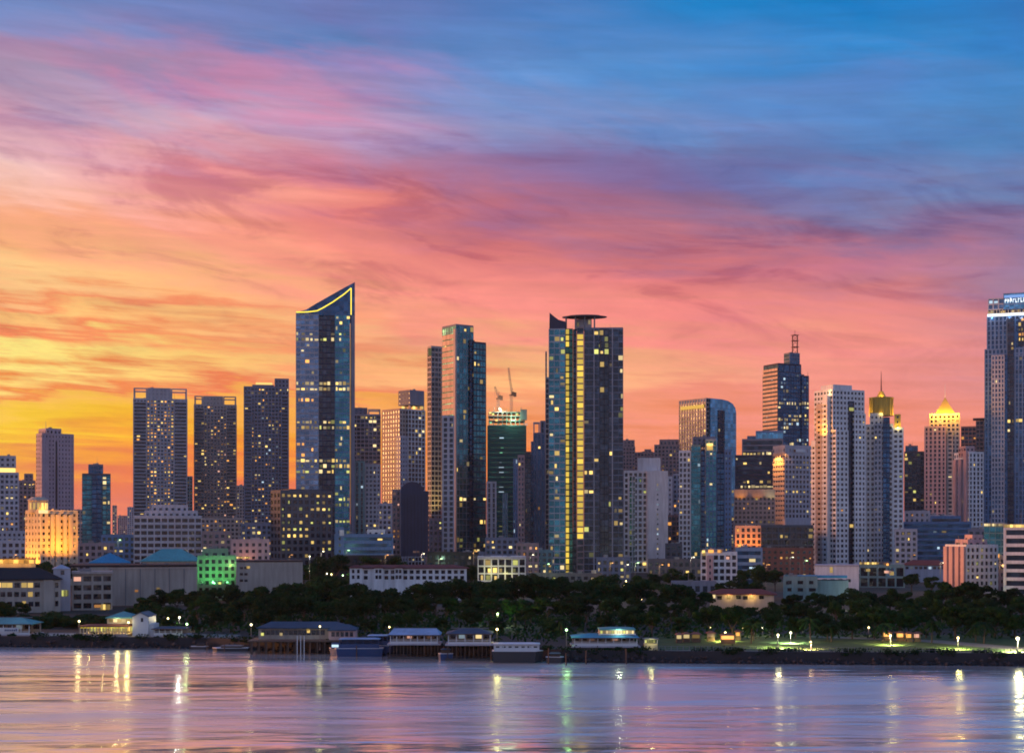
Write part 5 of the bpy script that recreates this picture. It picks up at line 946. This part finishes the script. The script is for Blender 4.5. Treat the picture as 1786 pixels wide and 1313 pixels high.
pavilion('floating_pavilion', 'floating pavilion with a deep blue roof right of the pale-roofed one', bankY(820)-8, 781, 856, 1097, 1106, 1123, 0, 'roof_deepblue', 5, 'pavilion', d=8, lit=['glass_window', 'lit_c', 'glass_window', 'lit_w'])
w = boat('house_boat', 'white flat-roofed houseboat moored at the middle of the bank', bankY(900)-10, 858, 948, 1136, (862, 940, 1122.5), 'hull_dark', 'paint_white', 'paint_white', d=5); w.part('cabin', 'paint_white', MB().box(w.X(863), w.X(938), .7, 4.3, w.Z(1136)+.12, w.Z(1123.5))); w.wins([(868+i*11,1130,'glass' and None) for i in range(7)], (.8,.8), .68)
w = pavilion('river_restaurant', 'white riverside restaurant with a blue roof and lit upper deck', bankY(1070)+3, 1001, 1112, 1106, 1113, 1126, GZ, 'roof_blue', 8, 'restaurant', d=9, lit=['glass_window', 'glass_window', 'lit_p'])
X, Z = w.X, w.Z; w.part('upper_deck', 'paint_white', MB().box(X(1046), X(1110), 2, 8, Z(1108), Z(1106))); w.part('upper_roof', 'roof_teal', MB().hip(X(1046), X(1110), 2, 8, Z(1099.5), Z(1095), .4)); w.wins([(1050+i*5,1103,'w' if i % 4 else 'g') for i in range(12)], (.5,.7), 2.2); w.part('upper_wall', 'wall_palewall', MB().box(X(1047), X(1109), 2.3, 7.5, Z(1106), Z(1099.5))); w.part('front_wall', 'paint_white', MB().box(.1, X(1111), .3, .5, Z(1126)+.01, Z(1121)))
lamp_light('deck_lamp', w.root, (X(1080), 1.2, Z(1100)), (.9,1,.7), 150, .2)
w = Wharf('kiosk', 'small yellow-lit kiosk at the right end of the blue-roofed restaurant', bankY(1130)+4, 1124, 1147, GZ, 'kiosk', 'lit stalls along the lawn'); w.part('counter', 'wall_cream', MB().box(0, w.X(1147), 0, 2.4, 0, w.Z(1122))); w.part('roof', 'roof_grey', MB().hip(-.3, w.X(1147)+.3, -.3, 2.7, w.Z(1115), w.Z(1112), .4)); w.part('post', 'paint_white', MB().box(0, .15, 0, .15, w.Z(1122), w.Z(1115)).box(w.X(1147)-.15, w.X(1147), 0, .15, w.Z(1122), w.Z(1115))); w.wins([(1127+i*5,1119,'g') for i in range(4)], (.5,.6), 1.4); lamp_light('kiosk_lamp', w.root, (w.X(1135), -.8, w.Z(1117)), (1,.95,.3), 90, .15)
# stalls with orange lamps on the lawn
stalls = [(1258,1282,1113,'orange-lit food stall under the bright lamp near the blue-roofed restaurant','stall_glow'),(1192,1204,1111,'pale-lit small stall left of the orange food stall','lit_w'),(1207,1222,1111,'yellow-lit small stall next to the pale one','lit_y'),(1180,1190,1112,'dim cream stall nearest the blue-roofed restaurant','lit_w'),(1234,1247,1109,'dim stall between the yellow stall and the orange food stall','lit_p'),(1284,1292,1107,'small amber stall just right of the orange food stall','lit_a'),
 (1543,1555,1108,'orange stall, leftmost of the row under the mid-lawn lamp','stall_glow'),(1566,1578,1109,'orange stall right of the mid-lawn lamp','stall_glow'),(1582,1592,1110,'reddish stall third in the mid-lawn row','lit_a'),(1596,1606,1110,'faint reddish stall last in the mid-lawn row','lit_p')]
for x0, x1, py, lab, mt in stalls:
    Y = CH*F/(1.0)  # placeholder, replaced below
    Y = (CH-GZ-1.0)*F/(py+2-HY); w = Wharf('market_stall', lab, Y, x0, x1, GZ, 'stall', 'lit stalls along the lawn'); W_ = w.X(x1)
    w.part('counter', 'timber', MB().box(0, W_, 0, 1.2, 0, .9)); w.part('awning', 'wall_rust', MB().hip(-.2, W_+.2, -.6, 1.9, 2.0, 2.6, .4, .1)); w.part('post', 'steel', MB().box(0, .08, 0, .08, .9, 2.0).box(W_-.08, W_, 0, .08, .9, 2.0)); w.part('lamp_panel', mt, MB().box(.1, W_-.1, 1.1, 1.18, 1.0, 1.9)); w.part('back_panel', 'timber', MB().box(0, W_, 1.2, 1.28, .9, 2.0))
    if mt == 'stall_glow': lamp_light('stall_lamp', w.root, (W_/2, -.5, 1.8), (1,.5,.12), 130, .2)
# ------------------------------------------------------------------ street lamps along the bank
WARM, GREENISH = (1,.82,.32), (.45,1,.35)
lamps = [(138,1083,7,'bulb',420,WARM,'lamp post at the left end of the yellow-lit arcade'),(224,1085,7,'bulb',420,WARM,'lamp post at the right end of the yellow-lit arcade'),(326,1088,4,'bulb_green',260,(.8,1,.4),'lone lamp post right of the dark blue shed'),(438,1089,2,'bulb_white',260,(1,.75,.3),'lamp post at the left end of the pier shed'),
 (558,1092,-3,'bulb',160,(.9,.9,.3),'lamp on the pier near the pier shed centre'),(679,1093,3,'bulb',90,WARM,'small lamp above the pale-roofed floating pavilion'),(867,1097,3,'bulb',420,(1,.9,.2),'lamp post just left of the white houseboat'),(988,1098,3,'bulb_green',420,(.4,1,.3),'greenish lamp post left of the blue-roofed restaurant'),
 (1265,1103,30,'bulb',900,(1,.85,.25),'bright lamp over the orange food stall'),(1357,1107,12,'bulb_white',600,(1,.9,.45),'bright lamp post on the middle of the lawn'),(1379,1103,26,'bulb_white',380,(.9,1,.6),'smaller lamp post just behind the middle lawn lamp'),(1414,1119,8,'bulb',60,(1,.6,.3),'low pale marker lamp on the lawn edge'),
 (1553,1108,22,'bulb',900,(1,.86,.3),'bright lamp post among the orange stalls'),(1671,1112,12,'bulb',520,(1,.9,.3),'lamp post left of the paved lawn path'),(1775,1113,6,'bulb_white',2600,(1,.95,.5),'brightest lamp post at the right edge')]
for px, py, off, bm, pw_, c, lab in lamps:
    Y = bankY(px)+off; x, _, z = at(px, py, Y); base = GZ if off > 0 else 1.0; r = empty('street_lamp', (x, Y, base)); tag(r, lab, 'lamp', 'street lamps along the bank'); h = z-base
    MB().cone(0, 0, 0, .35, .22, .16, 8).build('base', 'steel', r); pole = MB().tube((0,0,.3), (0,0,h-.3), .09, .06).build('pole', 'steel', r); MB().cone(0, 0, h-.32, h-.22, .12, .26, 8).cone(0, 0, h+.3, h+.42, .3, .05, 8).build('lamp_cap', 'steel', pole)
    R = .42 if pw_ > 2000 else (.27 if pw_ > 200 else .2); m = MB()
    for k in range(5):
        a0, a1 = -pi/2+pi*k/5, -pi/2+pi*(k+1)/5; m.cone(0, 0, h+R*sin(a0), h+R*sin(a1), max(.01, R*cos(a0)), max(.01, R*cos(a1)), 8)
    m.build('lamp_globe', bm, pole); lamp_light('lamp_light', r, (0, -R-.75, h), c, pw_*.5, .6)
    if px > 1200: lamp_light('lamp_downlight', r, (0, 0, h-.5), c, 12000 if pw_ < 2000 else 30000, .25, 164, (0, .6, 0))
# mooring piles, more moored boats and a rail along the bank
rr = random.Random(77)
for i, px in enumerate((372, 402, 446, 470, 498, 548, 596, 628, 668, 690, 742, 776, 800, 858, 884, 930, 955, 985, 1020, 1090)):
    x, y = bankpt(px, -rr.uniform(1, 9)); h = rr.uniform(1.6, 3.6); r = MB().tube((0,0,-1.5), (rr.uniform(-.1,.1), 0, h), .16, .13).build('mooring_pile', 'timber', loc=(x, y, 0)); tag(r, f'{ordn[i] if i < 16 else ("seventeenth","eighteenth","nineteenth","twentieth")[i-16]} dark mooring pile from the left along the bank', 'pile', 'mooring piles')
boat('small_boat', 'small dark skiff moored left of the long boat', bankY(345)-4, 332, 362, 1129, (342, 354, 1123), 'hull_dark', 'timber', 'roof_dark', d=2)
boat('small_boat', 'small skiff with a pale canopy moored right of the white houseboat', bankY(970)-5, 952, 984, 1146, (960, 976, 1139), 'hull_dark', 'timber', 'roof_grey', d=2)
boat('small_boat', 'small blue skiff beside the deep-blue-roofed pavilion', bankY(775)-10, 764, 790, 1140, (770, 784, 1132), 'hull_blue', 'timber', 'roof_deepblue', d=2, bow=-1)
r = empty('bank_railing', (*bankpt(1150, .6), GZ+.18)); tag(r, 'thin pale railing along the right-hand bank above the water', 'railing'); m = MB(); p0 = Vector((*bankpt(1150, .6), 0)); p1 = Vector((*bankpt(1786, .6), 0)); p2 = Vector((*bankpt(1900, .6), 0))
for a, c in ((p0, p1), (p1, p2)):
    for z in (.5, 1.0): m.tube(tuple(a-p0+Vector((0,0,z))), tuple(c-p0+Vector((0,0,z))), .035, n=4)
m.build('rail', 'steel', r)
for i in range(60): q = p0.lerp(p1, i/59)-p0; link('post', pane_mesh(.1, 1.1, 'steel', .08), r, loc=(q.x, q.y, .5))
# small lights seen between the trees: garden and street lamps further back
rr = random.Random(21)
spots = [(770,1026,'y'),(772,1025,'g'),(822,1029,'a'),(832,1028,'w'),(802,1020,'c'),(868,1070,'g'),(958,1022,'y'),(1057,1014,'c'),(1054,1031,'g'),(1070,1041,'w'),(1088,1021,'y'),(1092,1013,'y'),(1120,1045,'p'),(1168,1036,'p'),(1130,1033,'p'),(1427,1047,'p'),(1470,1044,'w'),(1503,1047,'g'),(1552,1050,'r'),(1604,1046,'w'),(1490,1033,'w'),(570,1000,'w'),(578,1001,'y'),(598,1003,'g'),(293,1078,'y'),(313,1076,'w'),(1296,1104,'y'),(1310,1102,'a'),(1330,1103,'w'),(1342,1103,'y'),(1316,1105,'p'),(1400,1112,'g'),(1720,1023,'g'),(540,970,'w'),(1238,1103,'y'),(1486,1106,'p'),(1515,1104,'p')]
places = [(0,420,'in front of the blank grey hall'),(420,640,'right of the pale warehouse'),(640,900,'below the long white house'),(900,1110,'at the foot of the yellow-striped tower'),(1110,1230,'left of the red-roofed house'),(1230,1420,'along the lawn below the red-roofed house'),(1420,1540,'below the white podium'),(1540,1800,'below the pink flats')]
cnt = {}
for px, py, k in sorted(spots):
    Y = min(600, max(372, (CH-GZ-3.5)*F/max(45, py-HY))); x, _, z = at(px, py, Y); z = max(z, GZ+2.2)
    pl = [t for a, c, t in places if a <= px < c][0]; cnt[pl] = cnt.get(pl, 0)+1
    r = empty('garden_lamp', (x, Y, GZ)); tag(r, f'small lamp among the trees {pl}, {ordn[cnt[pl]-1]} from the left', 'lamp', 'small lamps among the trees')
    h = z-GZ; MB().tube((0,0,0), (0,0,h-.2), .06).build('pole', 'steel', r); bm = {'r':'bulb_red','g':'bulb_green','c':'bulb_white','w':'bulb_white'}.get(k, 'bulb'); cc = {'r':(1,.05,.03),'g':(.7,1,.3),'w':(1,.95,.8),'c':(.8,.95,1),'p':(1,.6,.45),'a':(1,.5,.12)}.get(k, (1,.8,.25))
    m = MB(); m.cone(0, 0, h-.25, h, .1, .28, 7).cone(0, 0, h, h+.25, .28, .08, 7); m.build('lamp_globe', bm, r)
    lamp_light('lamp_light', r, (0, -.6, h), cc, 2600 if px == 868 else (120 if k == 'p' or py > 1095 else 1100), .25)
# ================================================================== trees
def leafmat():
    m, nt, p, out = newmat('leaves'); N, L = nt.nodes, nt.links
    oi = N.new('ShaderNodeObjectInfo'); tc = N.new('ShaderNodeTexCoord'); n = N.new('ShaderNodeTexNoise'); n.inputs['Scale'].default_value = .6; L.new(tc.outputs['Object'], n.inputs[0])
    a = N.new('ShaderNodeMath'); L.new(oi.outputs['Random'], a.inputs[0]); L.new(n.outputs[0], a.inputs[1])
    r = N.new('ShaderNodeValToRGB'); q = N.new('ShaderNodeMath'); q.operation = 'MULTIPLY'; q.inputs[1].default_value = .6; L.new(a.outputs[0], q.inputs[0]); L.new(q.outputs[0], r.inputs[0])
    r.color_ramp.elements[0].position = .15; r.color_ramp.elements[0].color = (.004,.019,.006,1); r.color_ramp.elements[1].position = .85; r.color_ramp.elements[1].color = (.015,.05,.011,1)
    L.new(r.outputs[0], p.inputs['Base Color']); p.inputs['Roughness'].default_value = .85; p.inputs['Specular IOR Level'].default_value = .08
leafmat(); plain('bark', (.06,.045,.035), .9)
def crown_mesh(seed, n_cl, rx, rz, leaf=.55, quads=150):
    rr = random.Random(seed); v = []; f = []
    for c in range(n_cl):
        a = rr.uniform(0, 2*pi); t = rr.uniform(-.75, 1); rad = math.sqrt(max(0, 1-t*t))*rr.uniform(.55, 1)
        cx, cy, cz = cos(a)*rad*rx, sin(a)*rad*rx, t*rz; cr = rr.uniform(.26, .46)*rx
        for k in range(quads):
            d = Vector((rr.gauss(0, 1), rr.gauss(0, 1), rr.gauss(0, 1)+.25)).normalized(); rr_ = cr*rr.uniform(.72, 1.12)
            p = Vector((cx, cy, cz))+Vector((d.x*rr_, d.y*rr_, d.z*rr_*.75)); u = Vector((rr.gauss(0, 1), rr.gauss(0, 1), rr.gauss(0, .6))).normalized(); w = u.cross(d).normalized() if abs(u.dot(d)) < .98 else d.orthogonal()
            s = leaf*rr.uniform(.6, 1.3); u = u*s; w = w*s*.6; b_ = len(v); v += [tuple(p-u), tuple(p+w), tuple(p+u), tuple(p-w)]; f.append((b_, b_+1, b_+2, b_+3))
    me = bpy.data.meshes.new('crown'); me.from_pydata(v, [], f); me.update(); me.materials.append(MATS['leaves']); return me
def trunk_mesh(seed, h):
    rr = random.Random(seed); m = MB(); m.tube((0,0,-.3), (0,0,h*.5), .4, .28, 7)
    for i in range(5): a = 2*pi*i/5+rr.random(); m.tube((0,0,h*(.35+.03*i)), (cos(a)*h*.3, sin(a)*h*.3, h*rr.uniform(.7, .95)), .2, .06, 5)
    me = bpy.data.meshes.new('trunk'); me.from_pydata(m.v, [], m.f); me.update(); me.materials.append(MATS['bark']); return me
crowns = [crown_mesh(s, n, rx, rz) for s, n, rx, rz in ((1,20,5,3.6),(2,24,6,4.0),(3,18,4.6,4.2),(4,22,5.5,3.4),(5,16,4.2,3.8),(6,26,6.4,4.4))]; trunks = [trunk_mesh(s, 8) for s in range(4)]
top_line = [(-170,1046),(30,1048),(60,1068),(110,1066),(150,1078),(190,1070),(230,1052),(258,1034),(330,1022),(420,1017),(520,1018),(545,1008),(600,1008),(640,1012),(700,1016),(760,1016),(820,1008),(870,1010),(930,1004),(1000,1010),(1040,1006),(1090,1010),(1150,1016),(1225,1028),(1245,1052),(1345,1052),(1365,1038),(1430,1032),(1450,1024),(1500,1028),(1560,1030),(1630,1022),(1660,1012),(1690,1010),(1740,1022),(1786,1022),(2010,1018)]
def topy(px):
    for (a, p), (b_, q) in zip(top_line, top_line[1:]):
        if a <= px <= b_: return p+(q-p)*(px-a)/(b_-a)
    return 1030
marks = [(30,'the institution'),(105,'the stair turret'),(160,'the balcony flats'),(265,'the blank grey hall'),(378,'the green-lit block'),(470,'the pale warehouse'),(560,'the dark lit-top office'),(710,'the long white house'),(875,'the yellow-stairwell flats'),(970,'the yellow light columns'),(1050,'the yellow-striped tower'),(1126,'the white blank-walled tower'),(1230,'the teal ribbed tower'),(1300,'the red-roofed house'),(1390,'the low teal building'),(1460,'the white podium'),(1540,'the glass podium'),(1615,'the red-roofed shed'),(1695,'the pink flats'),(1775,'the parking block')]
rr = random.Random(99); trees = []
def tree(px, top, Y, row, wide=1.0):
    trees.append((px, top, Y, row, wide))
px = -160
while px < 2000:                                    # the rows that make the tree line, back to front
    if not (60 < px < 225): trees.append((px, topy(px)+rr.uniform(-5, 8), rr.uniform(445, 470) if not 1232 < px < 1352 else 440, 'rear', 1)); 
    px += rr.uniform(26, 40)
px = 235
while px < 2000:
    t = topy(px)+rr.uniform(4, 34); trees.append((px, max(t, 1040), rr.uniform(400, 430), 'middle', rr.uniform(.8, 1.25))); px += rr.uniform(26, 46)
px = 250
while px < 2000:
    trees.append((px, rr.uniform(1054, 1078), rr.uniform(354, 368) if px > 1130 else rr.uniform(382, 396), 'front', rr.uniform(.7, 1.1))); px += rr.uniform(30, 56)
for px, t, Y in ((8,1054,430),(40,1072,400),(70,1076,400),(100,1078,400),(120,1074,405),(150,1080,400),(172,1072,430),(205,1068,440),(228,1060,430),(-30,1056,420),(530,982,640),(556,972,660),(585,968,680),(625,990,600),(640,968,720),(690,972,720),(790,990,640),(818,985,640),(1140,1000,640),(1170,992,660),(1200,998,640),(1296,992,640),(1326,986,650),(1352,992,640),(1310,1008,560),(1280,1012,560),(1255,1016,560),(60,983,680),(82,978,680),(120,984,690),(930,1000,680),(1110,1002,620),(1590,1000,640),(1625,1004,600),(1060,998,640)):
    trees.append((px, t, Y, 'far' if Y > 500 else 'bank', 1))
for i in range(14): trees.append((56+i*14+rr.uniform(-4, 4), rr.uniform(1066, 1082), rr.uniform(396, 425), 'bank', 1.9))
trees.sort(); cnt = {}
names = {'rear':'rear row','middle':'middle row','front':'front row','far':'far row','bank':'bank side'}
for px, top, Y, row, wide in trees:
    x, _, zt = at(px, top, Y); h = zt-GZ
    if h < 3: continue
    k = rr.randrange(6); mk = min(marks, key=lambda q: abs(q[0]-px))[1]; cnt[(row, mk)] = cnt.get((row, mk), 0)+1; o = ordn[min(20, cnt[(row, mk)]-1)]
    r = empty('tree', (x, Y, GZ), rr.uniform(0, 6.28)); tag(r, f'dark tree below {mk}, {o} from left in the {names[row]}', 'tree', 'trees along the river bank')
    rz = (3.6,4.0,4.2,3.4,3.8,4.4)[k]*1.3; rx = (5,6,4.6,5.5,4.2,6.4)[k]*1.3
    sz = max(.45, min(1.15, h*.36/rz)); sx = sz*rr.uniform(.95, 1.3)*wide
    c = link('crown', crowns[k], r, loc=(0, 0, h-rz*sz)); c.scale = (sx, sx, sz); t = link('trunk', trunks[k % 4], r); t.scale = (h/12, h/12, max(.3, (h-rz*sz)/7))
# palms on the lawn
def palm_crown(seed):
    rr = random.Random(seed); v = []; f = []
    for k in range(16):
        a = 2*pi*k/16+rr.uniform(-.2, .2); up = rr.uniform(-.2, .9); L_ = rr.uniform(2.4, 3.2); n = 7; side = Vector((-sin(a), cos(a), 0))
        for i in range(n):
            t0, t1 = i/n, (i+1)/n; P = lambda t: Vector((cos(a)*L_*t, sin(a)*L_*t, up*L_*t-1.5*L_*t*t*.55))
            for sg in (-1, 1):
                b_ = len(v); q0, q1 = P(t0), P(t1); dr = side*sg*.55*(1-t0*.6)+Vector((0,0,-.35)); v += [tuple(q0), tuple(q1), tuple(q1+dr*.9), tuple(q0+dr)]; f.append((b_, b_+1, b_+2, b_+3))
    me = bpy.data.meshes.new('fronds'); me.from_pydata(v, [], f); me.update(); me.materials.append(MATS['leaves']); return me
palms = [palm_crown(i) for i in range(3)]
for i, (px, top, Y, lab) in enumerate(((1716,1088,345,'palm standing on the lawn left of the brightest lamp'),(1702,1094,352,'shorter palm behind the lawn palm'),(1414,1082,350,'palm on the lawn right of the middle lawn lamps'),(1540,1090,350,'palm beside the orange stalls'),(1625,1086,348,'palm between the orange stalls and the lawn path'),(1310,1090,346,'palm right of the orange food stall'),(1450,1092,352,'palm halfway along the lawn'),(980,1080,372,'palm behind the greenish lamp post'))):
    x, _, zt = at(px, top, Y); h = zt-GZ; r = empty('palm_tree', (x, Y, GZ), i*1.3); tag(r, lab, 'palm', 'palms on the lawn'); MB().tube((0,0,-.2), (.15,0,h*.5), .2, .16, 7).tube((.15,0,h*.5), (.3,.1,h), .16, .12, 7).build('trunk', 'bark', r); link('crown', palms[i % 3], r, loc=(.3, .1, h))
# undergrowth: clipped shrubs under the trees
hv = MB(); rr = random.Random(8); v = []; f = []
for i in range(9000):
    px = rr.uniform(235, 1900); Y = rr.uniform(360, 470) if px > 1120 else rr.uniform(bankY(min(px, 1786))+14, 470); x = (px-CX)/F*Y; z = GZ+rr.uniform(.1, 2.2); s = rr.uniform(.4, .9); u = Vector((rr.gauss(0, 1), rr.gauss(0, 1), rr.gauss(0, 1))).normalized()*s; w = u.orthogonal().normalized()*s*.6; p = Vector((x, Y, z)); b_ = len(v); v += [tuple(p-u), tuple(p+w), tuple(p+u), tuple(p-w)]; f.append((b_, b_+1, b_+2, b_+3))
me = bpy.data.meshes.new('undergrowth'); me.from_pydata(v, [], f); me.update(); me.materials.append(MATS['leaves']); tag(link('undergrowth', me), 'dark undergrowth filling the ground below the trees', 'undergrowth', kind='stuff')

# shrubs and weeds spilling over the edge of the bank
rr = random.Random(18); v = []; f = []
for c in range(150):
    px = rr.uniform(-40, 1840); cx, cy = bankpt(px, rr.uniform(-.2, 2.2)); cr = rr.uniform(.5, 1.7); zc = GZ+.2+rr.uniform(-.5, .3)
    for k in range(70):
        d = Vector((rr.gauss(0, 1), rr.gauss(0, 1), rr.gauss(0, .7))).normalized(); q = Vector((cx, cy, zc))+Vector((d.x*cr*1.5, d.y*cr, d.z*cr*.7))*rr.uniform(.5, 1.1); u = Vector((rr.gauss(0, 1), rr.gauss(0, 1), rr.gauss(0, 1))).normalized()*rr.uniform(.18, .4); w = u.orthogonal().normalized()*.2; b_ = len(v); v += [tuple(q-u), tuple(q+w), tuple(q+u), tuple(q-w)]; f.append((b_, b_+1, b_+2, b_+3))
me = bpy.data.meshes.new('bank_weeds'); me.from_pydata(v, [], f); me.update(); me.materials.append(MATS['leaves']); tag(link('bank_weeds', me), 'dark weeds and low shrubs spilling over the bank edge', 'weeds', kind='stuff')
# ================================================================== the evening air
m, nt, p, out = newmat('evening_haze'); nt.nodes.remove(p); pv = nt.nodes.new('ShaderNodeVolumePrincipled'); nt.links.new(pv.outputs[0], out.inputs['Volume'])
pv.inputs['Color'].default_value = (.9, .88, .92, 1); pv.inputs['Density'].default_value = .000025; pv.inputs['Anisotropy'].default_value = .2
hz = MB().box(-6500, 6500, -700, 12500, -3, 262).build('haze', 'evening_haze'); hz['kind'] = 'stuff'; tag(hz, 'thin evening haze over the river and the city', 'haze')
